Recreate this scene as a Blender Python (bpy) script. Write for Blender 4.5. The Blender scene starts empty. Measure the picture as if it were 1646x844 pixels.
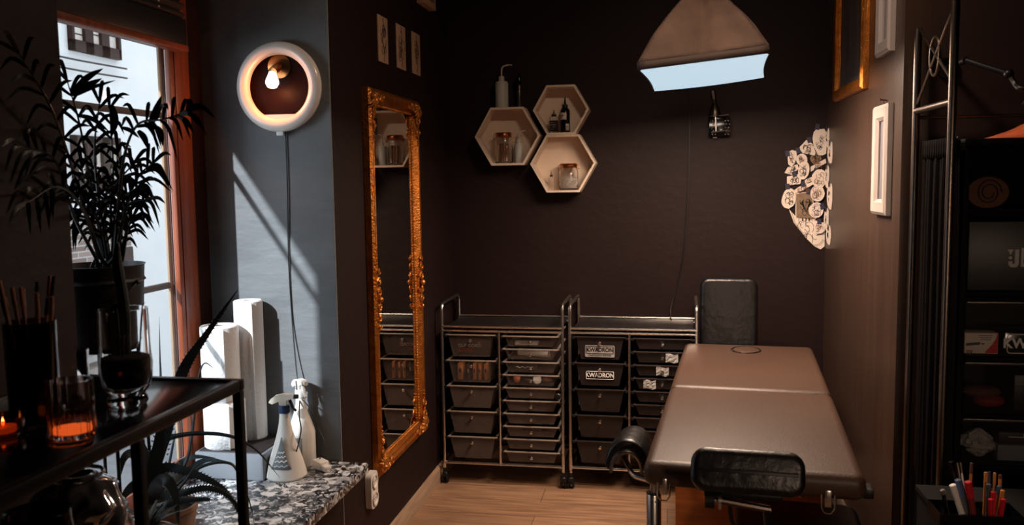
import bpy, bmesh, math, random
from mathutils import Vector, Matrix, noise
random.seed(11)
S = bpy.context.scene
C = S.collection
PI = math.pi

# ------------------------------------------------------------------ camera
FPX, CAMH, YAW, PITCH, ROLL = 1400.0, 1.6, .178, .0932, -.014
_f = Vector((-math.sin(YAW)*math.cos(PITCH), math.cos(YAW)*math.cos(PITCH), -math.sin(PITCH)))
_r0 = Vector((math.cos(YAW), math.sin(YAW), 0)); _u0 = _r0.cross(_f)
_R = _r0*math.cos(ROLL) + _u0*math.sin(ROLL); _U = -_r0*math.sin(ROLL) + _u0*math.cos(ROLL)
CAM = Vector((0, 0, CAMH))
cam_d = bpy.data.cameras.new('camera'); cam = bpy.data.objects.new('camera', cam_d); C.objects.link(cam)
m = Matrix((_R, _U, -_f)).transposed().to_4x4(); m.translation = CAM
cam.matrix_world = m
cam_d.sensor_width = 36; cam_d.lens = FPX/1646*36; cam_d.clip_start = .05
cam_d.dof.use_dof = True; cam_d.dof.focus_distance = 3.7; cam_d.dof.aperture_fstop = 5.0
S.camera = cam
S.view_settings.view_transform = 'Standard'; S.view_settings.look = 'None'
S.view_settings.exposure = 0; S.view_settings.gamma = 1; S.view_settings.use_curve_mapping = False

def at(px, py, X=None, Y=None, Z=None):
    """a measured photo pixel -> the point where its sight line meets a plane of the room"""
    v = _f + _R*((px-823)/FPX) - _U*((py-422)/FPX)
    t = (X-CAM.x)/v.x if X is not None else (Y-CAM.y)/v.y if Y is not None else (Z-CAM.z)/v.z
    return CAM + v*t

# ------------------------------------------------------------------ world, sun, daylight, room light
w = bpy.data.worlds.new('sky'); S.world = w; w.use_nodes = True
bg = w.node_tree.nodes['Background']; bg.inputs[0].default_value = (.80, .91, 1, 1); bg.inputs[1].default_value = 1.9
def lamp(name, kind, loc, aim, energy, color, **kw):
    d = bpy.data.lights.new(name, kind); d.energy = energy; d.color = color
    for k, v in kw.items(): setattr(d, k, v)
    o = bpy.data.objects.new(name, d); C.objects.link(o); o.location = loc
    o.rotation_euler = (Vector(aim)-Vector(loc)).to_track_quat('-Z', 'Y').to_euler()
    return o
lamp('sun', 'SUN', (-6, -3, 9), (-5, -.8, 7.5), 8.0, (.86, .94, 1), angle=.022)
lamp('window_daylight', 'AREA', (-3.3, 1.0, 1.75), (-1.35, 3.04, 1.25), 34, (.74, .88, 1), shape='RECTANGLE', size=.9, size_y=1.4)
lamp('ceiling_light', 'AREA', (.15, 2.85, 2.86), (.15, 2.85, 0), 15, (1, .74, .55), shape='DISK', size=.30)
lamp('fill_spot_behind', 'SPOT', (.95, -.6, 1.45), (.55, 3, .75), 55, (1, .70, .50), spot_size=math.radians(44), spot_blend=.8, shadow_soft_size=.10)  # added unseen spot, coned to brighten the bed end and shelf

# ------------------------------------------------------------------ materials
def lin(c):
    return tuple((x/255/12.92 if x/255 <= .04045 else ((x/255+.055)/1.055)**2.4) for x in c)
MATS = {}
def mat(name, rgb, rough=.5, metal=0, var=0, vscale=6, vstretch=None, bump=0, bscale=40, spec=.5, trans=0, ior=1.45,
        see=0, emit=None, estr=0, coat=0, aniso=None):
    mt = bpy.data.materials.new(name); mt.use_nodes = True; nt = mt.node_tree; N = nt.nodes; L = nt.links
    b = N['Principled BSDF']; col = lin(rgb)
    b.inputs['Base Color'].default_value = (*col, 1); b.inputs['Roughness'].default_value = rough
    b.inputs['Metallic'].default_value = metal; b.inputs['Specular IOR Level'].default_value = spec
    b.inputs['Transmission Weight'].default_value = trans; b.inputs['IOR'].default_value = ior
    b.inputs['Coat Weight'].default_value = coat
    if emit: b.inputs['Emission Color'].default_value = (*emit, 1); b.inputs['Emission Strength'].default_value = estr
    tc = N.new('ShaderNodeTexCoord'); src = tc.outputs['Object']
    if vstretch:
        mp = N.new('ShaderNodeMapping'); mp.inputs['Scale'].default_value = vstretch
        L.new(src, mp.inputs['Vector']); src = mp.outputs[0]
    if var:
        nz = N.new('ShaderNodeTexNoise'); nz.inputs['Scale'].default_value = vscale; nz.inputs['Detail'].default_value = 5
        L.new(src, nz.inputs['Vector'])
        rp = N.new('ShaderNodeValToRGB'); e = rp.color_ramp.elements
        e[0].position = .3; e[1].position = .7
        e[0].color = (*[c*(1-var) for c in col], 1); e[1].color = (*[min(1, c*(1+var)) for c in col], 1)
        L.new(nz.outputs[0], rp.inputs[0]); L.new(rp.outputs[0], b.inputs['Base Color'])
    if bump:
        n2 = N.new('ShaderNodeTexNoise'); n2.inputs['Scale'].default_value = bscale; n2.inputs['Detail'].default_value = 6
        L.new(src, n2.inputs['Vector'])
        bp = N.new('ShaderNodeBump'); bp.inputs['Strength'].default_value = bump; bp.inputs['Distance'].default_value = .01
        L.new(n2.outputs[0], bp.inputs['Height']); L.new(bp.outputs[0], b.inputs['Normal'])
    if see:
        tr = N.new('ShaderNodeBsdfTransparent'); mx = N.new('ShaderNodeMixShader'); mx.inputs[0].default_value = see
        L.new(b.outputs[0], mx.inputs[1]); L.new(tr.outputs[0], mx.inputs[2])
        L.new(mx.outputs[0], N['Material Output'].inputs[0])
    MATS[name] = mt
    return mt
M = MATS
mat('wall_paint', (34, 20, 19), .6, var=.10, vscale=2, bump=.25, bscale=14, vstretch=(1, 1, 1.6), spec=.25)
mat('daylit_plaster', (116, 118, 120), .6, var=.10, vscale=3, bump=.6, bscale=9, vstretch=(1, 1, 2.4), spec=.3)  # brushed wall paint, lighter: daylight on the recess put into its colour
mat('panel_wall', (62, 46, 38), .36, var=.16, vscale=14, vstretch=(1, 3, .08), bump=.05, bscale=20, spec=.5)
mat('alcove_paint', (44, 24, 20), .7, var=.1)
mat('ceiling_paint', (46, 42, 42), .8, var=.1)
mat('light_wood', (168, 140, 116), .5, var=.22, vscale=5, vstretch=(6, 1, 14), bump=.05)
mat('orange_wood', (206, 112, 52), .38, var=.25, vscale=4, vstretch=(1, 1, 9), bump=.04)
mat('window_wood', (124, 58, 30), .4, var=.35, vscale=5, vstretch=(9, 9, .7), bump=.05)
mat('dark_wood', (36, 16, 11), .55, var=.25, vscale=6, spec=.2)
mat('tan_wood', (150, 122, 94), .5, var=.2, vscale=6)
mat('chrome', (225, 220, 214), .27, 1)
mat('chrome_rough', (170, 165, 160), .3, 1)
mat('gun_metal', (120, 108, 100), .33, 1, var=.1)
mat('dark_metal', (22, 22, 24), .38, .4)
mat('black_plastic', (16, 15, 17), .45, var=.1)
mat('black_rubber', (12, 12, 13), .6, var=.1)
mat('black_gloss', (9, 9, 11), .15, var=.05)
mat('black_tray', (30, 26, 26), .5, var=.2, vscale=60)
mat('leather', (73, 53, 42), .43, var=.09, vscale=3.5, bump=.12, bscale=160, spec=.5)
mat('black_leather', (14, 12, 13), .36, var=.15, bump=.35, bscale=26, spec=.6)
mat('gold', (192, 116, 48), .36, .85, var=.28, vscale=26, bump=.5, bscale=110)
mat('gold_ornament', (216, 140, 66), .34, .85, var=.35, vscale=40, bump=.4, bscale=140)
mat('mirror', (225, 222, 220), .015, 1)
mat('hex_wood', (226, 204, 182), .55, var=.07, vscale=5)
mat('ring_plastic', (236, 226, 216), .28, var=.03, coat=.4)
mat('ring_back', (30, 12, 7), .42, var=.2, vscale=8, spec=.05)
mat('brass', (205, 140, 84), .28, 1, var=.15, vscale=20)
mat('bulb', (255, 255, 250), .3, emit=(.86, .95, 1), estr=2.0)
mat('white_plastic', (228, 222, 214), .4, var=.04)
mat('frame_white', (168, 156, 150), .45, var=.06)
mat('paper_white', (232, 232, 232), .9, var=.03, bump=.25, bscale=90)
mat('cream_paper', (222, 206, 192), .8, var=.06, vscale=20)
mat('kraft_paper', (126, 104, 84), .85, var=.2, vscale=30)
mat('card_print', (176, 140, 112), .8, var=.08, vscale=20)
mat('ink', (30, 18, 16), .7, var=.05)
mat('purple_ink', (70, 34, 66), .7, var=.05)
mat('brown_ink', (110, 76, 58), .7, var=.05)
mat('tape', (48, 46, 66), .55, var=.2)
mat('cord', (10, 10, 11), .5, var=.05)
mat('glass', (255, 255, 255), .02, trans=1, ior=1.3)
mat('smoky_glass', (92, 84, 82), .03, trans=1, ior=1.4)
mat('ribbed_smoke', (176, 160, 152), .05, trans=1, ior=1.4)
mat('amber_glass', (150, 86, 50), .06, trans=1, ior=1.35)
mat('pane', (240, 250, 255), .02, see=.93)
mat('frosted', (206, 204, 196), .5, var=.06, see=.18)
mat('soft_frosted', (226, 216, 198), .5, var=.06, see=.35)
mat('crystals', (236, 226, 214), .5, var=.12, vscale=120, bump=.5, bscale=300)
mat('copper', (188, 112, 66), .3, 1, var=.1)
mat('soil', (24, 17, 14), .95, var=.5, vscale=80, bump=.8, bscale=120)
mat('leaf_dark', (17, 20, 20), .42, var=.25, vscale=9, spec=.5)
mat('leaf_aloe', (62, 72, 74), .40, var=.22, vscale=12, spec=.5)
mat('leaf_cactus', (40, 46, 42), .5, var=.2, vscale=30)
mat('dry_sprig', (60, 48, 42), .8, var=.2)
mat('bucket', (36, 33, 35), .5, var=.2, vscale=12)
mat('clay', (150, 116, 96), .7, var=.15)
mat('pink_glaze', (190, 150, 146), .25, var=.08)
mat('grey_box', (104, 108, 114), .7, var=.06)
mat('blue_plastic', (38, 58, 96), .4, var=.08)
mat('label_grey', (120, 126, 130), .6, var=.12, vscale=60)
mat('label_dark', (64, 70, 76), .6, var=.15, vscale=60)
mat('red', (196, 30, 44), .45, var=.08)
mat('dim_red', (120, 36, 34), .6, var=.1)
mat('blue_cap', (62, 84, 124), .45, var=.08)
mat('ochre', (196, 128, 58), .5, var=.1)
mat('brush_wood', (150, 96, 60), .5, var=.2)
mat('drawer_smoke', (120, 106, 98), .38, var=.08, vscale=14, see=.84)
mat('drawer_frost', (92, 80, 74), .5, var=.10, vscale=14, see=.25)
mat('drawer_clear', (60, 53, 52), .35, see=.90, var=.05)
mat('drawer_dark', (40, 33, 32), .4, var=.10, vscale=10, see=.06)
mat('drawer_lip', (150, 136, 126), .35, var=.05)
mat('drawer_lip_dark', (52, 44, 42), .35, var=.05)
mat('brown_box', (176, 112, 62), .6, var=.12, vscale=30)
mat('dark_box', (38, 30, 30), .6, var=.12)
mat('grey_print', (176, 172, 170), .5, var=.05)
mat('white_print', (240, 238, 234), .5, var=.02)
mat('terracotta', (206, 120, 88), .6, var=.1)
mat('clear_wrap', (220, 216, 212), .12, see=.55, bump=1, bscale=50)
mat('softbox_cloth', (92, 70, 58), .75, var=.28, vscale=9, bump=.7, bscale=22)
mat('softbox_band', (70, 53, 44), .7, var=.1)
mat('diffuser', (200, 210, 220), .7, emit=(.50, .69, .81), estr=.93, var=.01)
mat('orange_cloth', (196, 92, 48), .85, var=.18, vscale=14, bump=.4, bscale=25)
mat('curtain', (15, 11, 11), .95, var=.15, vscale=30, spec=.08)
mat('shelf_black', (14, 11, 12), .75, var=.1, spec=.12)
mat('brown_cloth', (92, 58, 46), .85, var=.15)
mat('facade', (222, 222, 222), .85, var=.03, vscale=3)
mat('stone', (150, 138, 132), .9, var=.25, vscale=8)
mat('curtain_white', (200, 190, 182), .8, var=.12, vscale=12)
mat('pavement', (120, 122, 126), .9, var=.15)
mat('blind_fabric', (44, 38, 38), .8, var=.2, vscale=140, see=.04)
mat('flame', (255, 140, 40), .5, emit=(1, .22, .04), estr=9)
mat('ember_wax', (220, 110, 60), .5, emit=(1, .16, .03), estr=1.6)
mat('wax', (220, 130, 80), .5, emit=(1, .18, .03), estr=.5)
mat('canvas', (70, 66, 66), .6, var=.45, vscale=5, vstretch=(1, 6, .5))
mat('silver_paper', (104, 104, 110), .3, var=.9, vscale=4, vstretch=(1, 8, .2))
mat('mercury_glass', (190, 188, 190), .09, .85, var=.5, vscale=14)

def node_mat(name, build):
    mt = bpy.data.materials.new(name); mt.use_nodes = True
    build(mt.node_tree, mt.node_tree.nodes, mt.node_tree.links, mt.node_tree.nodes['Principled BSDF']); MATS[name] = mt
def _floor(nt, N, L, b):
    tc = N.new('ShaderNodeTexCoord')
    br = N.new('ShaderNodeTexBrick'); br.inputs['Scale'].default_value = 1
    br.inputs['Brick Width'].default_value = 1.25; br.inputs['Row Height'].default_value = .19
    br.inputs['Mortar Size'].default_value = .0015; br.inputs['Bias'].default_value = 0
    br.inputs['Color1'].default_value = (*lin((176, 138, 108)), 1); br.inputs['Color2'].default_value = (*lin((150, 114, 88)), 1)
    br.inputs['Mortar'].default_value = (*lin((80, 56, 42)), 1)
    L.new(tc.outputs['Object'], br.inputs['Vector'])
    mp = N.new('ShaderNodeMapping'); mp.inputs['Scale'].default_value = (1.6, 22, 1); L.new(tc.outputs['Object'], mp.inputs[0])
    nz = N.new('ShaderNodeTexNoise'); nz.inputs['Scale'].default_value = 2.2; nz.inputs['Detail'].default_value = 8; nz.inputs['Distortion'].default_value = .6
    L.new(mp.outputs[0], nz.inputs['Vector'])
    rp = N.new('ShaderNodeValToRGB'); e = rp.color_ramp.elements; e[0].position = .32; e[1].position = .68
    e[0].color = (.45, .42, .40, 1); e[1].color = (1.1, 1.1, 1.1, 1); L.new(nz.outputs[0], rp.inputs[0])
    mx = N.new('ShaderNodeMix'); mx.data_type = 'RGBA'; mx.blend_type = 'MULTIPLY'; mx.inputs[0].default_value = .8
    L.new(br.outputs[0], mx.inputs[6]); L.new(rp.outputs[0], mx.inputs[7]); L.new(mx.outputs[2], b.inputs['Base Color'])
    b.inputs['Roughness'].default_value = .42
node_mat('floor_wood', _floor)
def _terrazzo(nt, N, L, b):
    tc = N.new('ShaderNodeTexCoord'); src = tc.outputs['Object']
    dz = N.new('ShaderNodeTexNoise'); dz.inputs['Scale'].default_value = 30; L.new(src, dz.inputs[0])
    ad = N.new('ShaderNodeMix'); ad.data_type = 'RGBA'; ad.blend_type = 'LINEAR_LIGHT'; ad.inputs[0].default_value = .035
    L.new(src, ad.inputs[6]); L.new(dz.outputs[1], ad.inputs[7])
    prev = None
    for sc, lo in ((38, .52), (95, .60)):
        vo = N.new('ShaderNodeTexVoronoi'); vo.inputs['Scale'].default_value = sc; L.new(ad.outputs[2], vo.inputs['Vector'])
        sp = N.new('ShaderNodeSeparateColor'); L.new(vo.outputs['Color'], sp.inputs[0])
        rp = N.new('ShaderNodeValToRGB'); rp.color_ramp.interpolation = 'CONSTANT'; e = rp.color_ramp.elements
        e[0].position = 0; e[0].color = (.012, .013, .016, 1); e[1].position = lo; e[1].color = (.10, .105, .115, 1)
        for p, c in ((lo+.18, (.36, .37, .39, 1)), (lo+.32, (.74, .74, .74, 1))):
            q = e.new(p); q.color = c
        L.new(sp.outputs[0], rp.inputs[0])
        if prev:
            mx = N.new('ShaderNodeMix'); mx.data_type = 'RGBA'; mx.blend_type = 'LIGHTEN'; mx.inputs[0].default_value = .8
            L.new(prev, mx.inputs[6]); L.new(rp.outputs[0], mx.inputs[7]); prev = mx.outputs[2]
        else: prev = rp.outputs[0]
    L.new(prev, b.inputs['Base Color']); b.inputs['Roughness'].default_value = .28
node_mat('terrazzo', _terrazzo)
def _brick(nt, N, L, b):
    tc = N.new('ShaderNodeTexCoord'); mp = N.new('ShaderNodeMapping'); mp.inputs['Rotation'].default_value = (0, PI/2, PI/2)
    sp = N.new('ShaderNodeSeparateXYZ'); cb = N.new('ShaderNodeCombineXYZ')
    L.new(tc.outputs['Object'], sp.inputs[0]); L.new(sp.outputs[1], cb.inputs[0]); L.new(sp.outputs[2], cb.inputs[1])
    br = N.new('ShaderNodeTexBrick'); br.inputs['Scale'].default_value = 1
    br.inputs['Brick Width'].default_value = .3; br.inputs['Row Height'].default_value = .07; br.inputs['Mortar Size'].default_value = .008
    br.inputs['Color1'].default_value = (.30, .22, .19, 1); br.inputs['Color2'].default_value = (.17, .12, .10, 1); br.inputs['Mortar'].default_value = (.45, .42, .42, 1)
    L.new(cb.outputs[0], br.inputs['Vector']); L.new(br.outputs[0], b.inputs['Base Color']); b.inputs['Roughness'].default_value = .9
node_mat('brick', _brick)

# ------------------------------------------------------------------ mesh kit
def frame_of(d, ref=None):
    d = d.normalized(); ref = ref or (Vector((0, 0, 1)) if abs(d.z) < .9 else Vector((0, 1, 0)))
    a = d.cross(ref).normalized(); return a, a.cross(d).normalized()
def smooth_path(pts, n=8):
    pts = [Vector(p) for p in pts]
    if len(pts) < 3: return [pts[0].lerp(pts[-1], i/n) for i in range(n+1)]
    P = [pts[0]*2-pts[1]] + pts + [pts[-1]*2-pts[-2]]; out = []
    for i in range(1, len(P)-2):
        a, b, c, d = P[i-1:i+3]
        for k in range(n):
            t = k/n
            out.append(.5*((2*b)+(c-a)*t+(2*a-5*b+4*c-d)*t*t+(3*b-a-3*c+d)*t**3))
    out.append(pts[-1]); return out
class MB:
    def __init__(s): s.bm = bmesh.new()
    def _add(s, verts, faces):
        vs = [s.bm.verts.new(v) for v in verts]
        for f in faces:
            try: s.bm.faces.new([vs[i] for i in f])
            except ValueError: pass
        return vs
    def box(s, c, d, bev=0, seg=2, rot=None):
        t = bmesh.new(); bmesh.ops.create_cube(t, size=1)
        bmesh.ops.scale(t, vec=Vector(d), verts=t.verts)
        if bev: bmesh.ops.bevel(t, geom=t.edges[:], offset=bev, segments=seg, profile=.5, affect='EDGES')
        mt = Matrix.Translation(Vector(c)) @ (rot.to_4x4() if rot else Matrix())
        s.merge(t, mt); return s
    def box2(s, a, b, bev=0, seg=2):
        a, b = Vector(a), Vector(b); d = b-a
        return s.box((a+b)/2, [abs(x) for x in d], bev, seg)
    def merge(s, t, mt=None):
        vs = {v: s.bm.verts.new((mt @ v.co) if mt else v.co) for v in t.verts}
        for f in t.faces:
            try: s.bm.faces.new([vs[v] for v in f.verts])
            except ValueError: pass
        t.free()
    def tube(s, pts, r, seg=8, closed=False, cap=True, flat=None):
        pts = [Vector(p) for p in pts]; n = len(pts)
        rr = r if isinstance(r, (list, tuple)) else [r]*n
        rings = []; a = None
        for i, p in enumerate(pts):
            if closed: t = pts[(i+1) % n]-pts[i-1]
            else: t = pts[min(i+1, n-1)]-pts[max(i-1, 0)]
            t.normalize()
            if a is None: a, b = frame_of(t)
            else:
                a = (a-t*a.dot(t)); a.normalize(); b = a.cross(t)
            rings.append([s.bm.verts.new(p+(a*math.cos(2*PI*k/seg)+b*math.sin(2*PI*k/seg)*(flat or 1))*rr[i]) for k in range(seg)])
        for i in range(n if closed else n-1):
            A, B = rings[i], rings[(i+1) % n]
            for k in range(seg): s.bm.faces.new((A[k], A[(k+1) % seg], B[(k+1) % seg], B[k]))
        if cap and not closed: s.bm.faces.new(rings[0][::-1]); s.bm.faces.new(rings[-1])
        return s
    def cyl(s, a, b, r, r2=None, seg=16): return s.tube([a, b], [r, r if r2 is None else r2], seg)
    def lathe(s, prof, seg=24, loc=(0, 0, 0), rot=None, close=False, rib=None):
        mt = Matrix.Translation(Vector(loc)) @ (rot.to_4x4() if rot else Matrix()); rings = []
        for r, z in prof:
            if r < 1e-6: rings.append([s.bm.verts.new(mt @ Vector((0, 0, z)))])
            else: rings.append([s.bm.verts.new(mt @ Vector((r*(rib(k) if rib else 1)*math.cos(2*PI*k/seg), r*(rib(k) if rib else 1)*math.sin(2*PI*k/seg), z))) for k in range(seg)])
        pairs = list(zip(rings, rings[1:])) + ([(rings[-1], rings[0])] if close else [])
        for A, B in pairs:
            if len(A) == 1 and len(B) == 1: continue
            for k in range(seg):
                k2 = (k+1) % seg
                if len(A) == 1: s.bm.faces.new((A[0], B[k2], B[k]))
                elif len(B) == 1: s.bm.faces.new((A[k], A[k2], B[0]))
                else: s.bm.faces.new((A[k], A[k2], B[k2], B[k]))
        return s
    def ball(s, c, r, seg=16, sc=(1, 1, 1)):
        t = bmesh.new(); bmesh.ops.create_uvsphere(t, u_segments=seg, v_segments=max(6, seg//2), radius=r)
        s.merge(t, Matrix.Translation(Vector(c)) @ Matrix.Diagonal((*sc, 1))); return s
    def plate(s, pts, ext):
        """planar outline pushed out by vector ext"""
        pts = [Vector(p) for p in pts]; ext = Vector(ext); n = len(pts)
        s._add(pts+[p+ext for p in pts], [tuple(range(n))[::-1], tuple(range(n, 2*n))]+[(i, (i+1) % n, n+(i+1) % n, n+i) for i in range(n)])
        return s
    def grid(s, fn, nu, nv):
        vs = [[s.bm.verts.new(fn(i/nu, j/nv)) for j in range(nv+1)] for i in range(nu+1)]
        for i in range(nu):
            for j in range(nv): s.bm.faces.new((vs[i][j], vs[i+1][j], vs[i+1][j+1], vs[i][j+1]))
        return s
    def leaf(s, pts, wid, thick=.004, ref=None, n=6, shape=None, fold=0):
        """tapering leaf blade along a curve"""
        P = smooth_path(pts, n); N_ = len(P); rings = []
        for i, p in enumerate(P):
            t = (P[min(i+1, N_-1)]-P[max(i-1, 0)]).normalized(); u = i/(N_-1)
            rf = ref or (CAM-p); side = t.cross(rf)
            if side.length < 1e-4: side = t.cross(Vector((.3, .5, .8)))
            side.normalize(); nn = side.cross(t).normalized()
            ww = wid*(shape(u) if shape else (math.sin(PI*min(1, u*.85+.15))**.8 if u < .98 else .02))/2; th = thick*(1-u*.85)/2
            rings.append([s.bm.verts.new(q) for q in (p+side*ww+nn*fold*ww, p+nn*th, p-side*ww+nn*fold*ww, p-nn*th)])
        for A, B in zip(rings, rings[1:]):
            for k in range(4): s.bm.faces.new((A[k], A[(k+1) % 4], B[(k+1) % 4], B[k]))
        s.bm.faces.new(rings[0][::-1]); s.bm.faces.new(rings[-1]); return s

ROOTM = {}
def link(mb, name, mtl, parent=None, world=False, label=None, shade=35, origin=None):
    me = bpy.data.meshes.new(name)
    bmesh.ops.recalc_face_normals(mb.bm, faces=mb.bm.faces)
    base = Matrix()
    if parent is not None: base = ROOTM.get(parent.name, Matrix())
    if world and parent is not None: bmesh.ops.transform(mb.bm, matrix=base.inverted(), verts=mb.bm.verts)
    if parent is None and origin is not None: bmesh.ops.translate(mb.bm, vec=-Vector(origin), verts=mb.bm.verts)
    mb.bm.to_mesh(me); mb.bm.free(); me.materials.append(M[mtl])
    if shade:
        me.shade_smooth(); me.set_sharp_from_angle(angle=math.radians(shade))
    o = bpy.data.objects.new(name, me); C.objects.link(o)
    if parent is not None: o.parent = parent; ROOTM[o.name] = base
    elif origin is not None: o.location = origin
    if label: o['label'] = label
    return o
def struct(mb, name, mtl, label=None, parent=None):
    o = link(mb, name, mtl, parent)
    if parent is None: o['kind'] = 'structure'
    if label: o['label'] = label
    return o
def thing(name, label, cat, loc=(0, 0, 0), rz=0, group=None):
    o = bpy.data.objects.new(name, None); C.objects.link(o); o.empty_display_size = .05
    o.location = loc; o.rotation_euler = (0, 0, rz)
    ROOTM[o.name] = Matrix.Translation(Vector(loc)) @ Matrix.Rotation(rz, 4, 'Z')
    o['label'] = label; o['category'] = cat
    if group: o['group'] = group
    return o
def solo(mb, name, mtl, label, cat, group=None, origin=None, shade=35):
    if origin is None:
        xs = [v.co for v in mb.bm.verts]
        origin = (sum(v.x for v in xs)/len(xs), sum(v.y for v in xs)/len(xs), min(v.z for v in xs))
    o = link(mb, name, mtl, None, origin=origin, shade=shade); o['label'] = label; o['category'] = cat
    if group: o['group'] = group
    return o
def text(s, size, M4, name, mtl, parent, bold=.0, sx=1, ext=.0006, align='CENTER', world=False):
    cu = bpy.data.curves.new('t', 'FONT'); cu.body = s; cu.size = size; cu.align_x = align; cu.align_y = 'CENTER'
    cu.extrude = ext; cu.offset = bold; cu.resolution_u = 3
    to = bpy.data.objects.new('t', cu); C.objects.link(to); bpy.context.view_layer.update()
    dg = bpy.context.evaluated_depsgraph_get(); me = bpy.data.meshes.new_from_object(to.evaluated_get(dg))
    bpy.data.objects.remove(to); bpy.data.curves.remove(cu)
    me.transform(M4 @ Matrix.Diagonal((sx, 1, 1, 1)))
    if world: me.transform(ROOTM.get(parent.name, Matrix()).inverted())
    me.materials.clear(); me.materials.append(M[mtl]); me.name = name
    o = bpy.data.objects.new(name, me); C.objects.link(o); o.parent = parent; ROOTM[o.name] = ROOTM.get(parent.name, Matrix())
    return o
FRONT = Matrix.Rotation(PI/2, 4, 'X')           # text standing up, facing -Y
def rx(a): return Matrix.Rotation(a, 3, 'X')
def ry(a): return Matrix.Rotation(a, 3, 'Y')
def rzm(a): return Matrix.Rotation(a, 3, 'Z')

# ------------------------------------------------------------------ the room
XL, XR, YB, YP, XN, YN = -1.21, .815, 4.80, 3.04, -1.45, 1.92
XW, ZC, ZS = -1.72, 2.90, .555
struct(MB().box2((-1.8, -1.6, -.08), (2.5, 4.9, 0)), 'floor', 'floor_wood', 'warm brown plank floor')
struct(MB().box2((-1.8, -1.6, ZC), (2.5, 4.9, ZC+.1)), 'ceiling', 'ceiling_paint')
struct(MB().box2((XL, YB, 0), (2.5, 4.9, ZC)), 'wall_back', 'wall_paint', 'black painted back wall')
struct(MB().box2((-1.8, YP+.012, 0), (XL, 4.9, ZC)), 'wall_left', 'wall_paint', 'black painted wall carrying the mirror')
struct(MB().box2((-1.8, YP, 0), (XL, YP+.0119, ZC), .004), 'wall_reveal', 'daylit_plaster', 'brushed plastered face of the window recess, its grey lightened for daylight')
struct(MB().box2((-1.8, YN, 0), (XL, YP, .515)).box2((-1.8, YN, 2.62), (XL, YP, ZC)).box2((-1.8, -1.6, 0), (XN, YN, ZC)).box2((-1.86, YN-.3, 2.108), (-1.80, YP+.2, ZC)), 'wall_niche', 'wall_paint')  # last box: added outer lintel that cuts the top of the sun patch
struct(MB().box2((XR, 3.31, 0), (.90, YB, ZC)), 'wall_right', 'panel_wall', 'brown satin right hand wall')
struct(MB().box2((.90, 3.31, 0), (2.5, 3.40, ZC)), 'wall_alcove', 'alcove_paint')
struct(MB().box2((2.4, -1.6, 0), (2.5, 3.31, ZC)), 'wall_side', 'wall_paint')
struct(MB().box2((-1.8, -1.7, 0), (2.5, -1.6, ZC)), 'wall_front', 'wall_paint')
bb = MB(); bb.plate([(XL, YP-.1, 0), (XL+.016, YP-.1, 0), (XL+.016, YP-.1, .075), (XL+.006, YP-.1, .092), (XL, YP-.1, .092)], (0, YB-YP+.1, 0))
struct(bb, 'baseboard_left', 'light_wood', 'pale wood baseboard under the mirror')
struct(MB().box2((XR-.014, 3.31, 0), (XR, YB, .09), .003), 'baseboard_right', 'light_wood')
struct(MB().box2((XL+.016, YB-.014, 0), (XR-.014, YB, .09), .003), 'baseboard_back', 'light_wood')
# terrazzo sill
struct(MB().box2((-1.73, YN, .517), (-1.105, YP-.001, ZS), .004), 'trim_1', 'terrazzo', 'speckled black and white terrazzo window sill')
# window
yr0, yr1 = at(288, 400, X=-1.70).y, at(318, 400, X=-1.70).y
fr = MB()
fr.box2((-1.722, yr0, ZS), (-1.70, yr1, 2.62), .005).box2((-1.704, yr0+.022, ZS), (-1.696, yr1-.012, 2.62), .003)
fr.box2((-1.75, YN, ZS), (-1.69, yr0, ZS+.06), .005).box2((-1.75, YN, 2.55), (-1.70, yr0, 2.62), .005).box2((-1.75, YN, ZS), (-1.70, YN+.05, 2.62), .004)
win = struct(fr, 'window_1', 'window_wood', 'tall window in a varnished orange wood frame')
struct(MB().box2((-1.76, yr1-.004, ZS), (-1.712, YP-.0005, 2.62)), 'shade_strip', 'dark_wood')  # dark strip put in for the shaded gap between frame and recess wall
st = MB(); ys = at(280, 400, X=-1.735).y; ys0 = at(271, 400, X=-1.735).y
st.box2((-1.745, ys0, ZS+.06), (-1.735, ys, 2.55), .003)
link(st, 'sash_stile', 'tan_wood', win)
mu = MB()
for z in (1.845, 1.25): mu.box2((-1.748, YN+.06, z-.011), (-1.732, ys0, z+.011), .004)
link(mu, 'glazing_bar', 'dark_wood', win)
link(MB().box2((-1.7305, YN+.05, ZS+.06), (-1.7275, yr0+.004, 2.55)), 'glass_pane', 'pane', win)
# pleated blind
bl = thing('window_blind', 'dark pleated blind half lowered over the top of the window', 'blind', (-1.66, 2.45, 2.07))
zb = 2.072; yb0, yb1 = YN+.05, yr0+.03
pl = MB(); zz = zb+.10; k = 0; prof = []
while zz < 2.58: prof.append(((-1.650 if k % 2 else -1.672), zz)); zz += .016; k += 1
for (xa, za), (xb, zb_) in zip(prof, prof[1:]):
    pl._add([(xa, yb0, za), (xa, yb1, za), (xb, yb1, zb_), (xb, yb0, zb_)], [(0, 1, 2, 3)])
o = link(pl, 'pleated_fabric', 'blind_fabric', bl, True, shade=0)
link(MB().box2((-1.675, yb0, zb+.012), (-1.648, yb1, zb+.102), .004), 'folded_stack', 'black_plastic', bl, True)
link(MB().box2((-1.682, yb0, zb-.012), (-1.642, yb1, zb+.012), .005), 'bottom_rail', 'window_wood', bl, True)
for yy in (yb0+.25, yb1-.17):
    cd = MB()
    for q in range(26): cd.ball((-1.645, yy, zb+.115+q*.018), .0032, 6)
    link(cd, 'ladder_cord', 'white_plastic', bl, True)
link(MB().tube([(-1.64, yb0+.02, zb+.012), (-1.63, yb0+.06, zb+.03), (-1.635, yb0+.1, zb+.012)], .004, 6), 'pull_clip', 'brass', bl, True)

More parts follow.
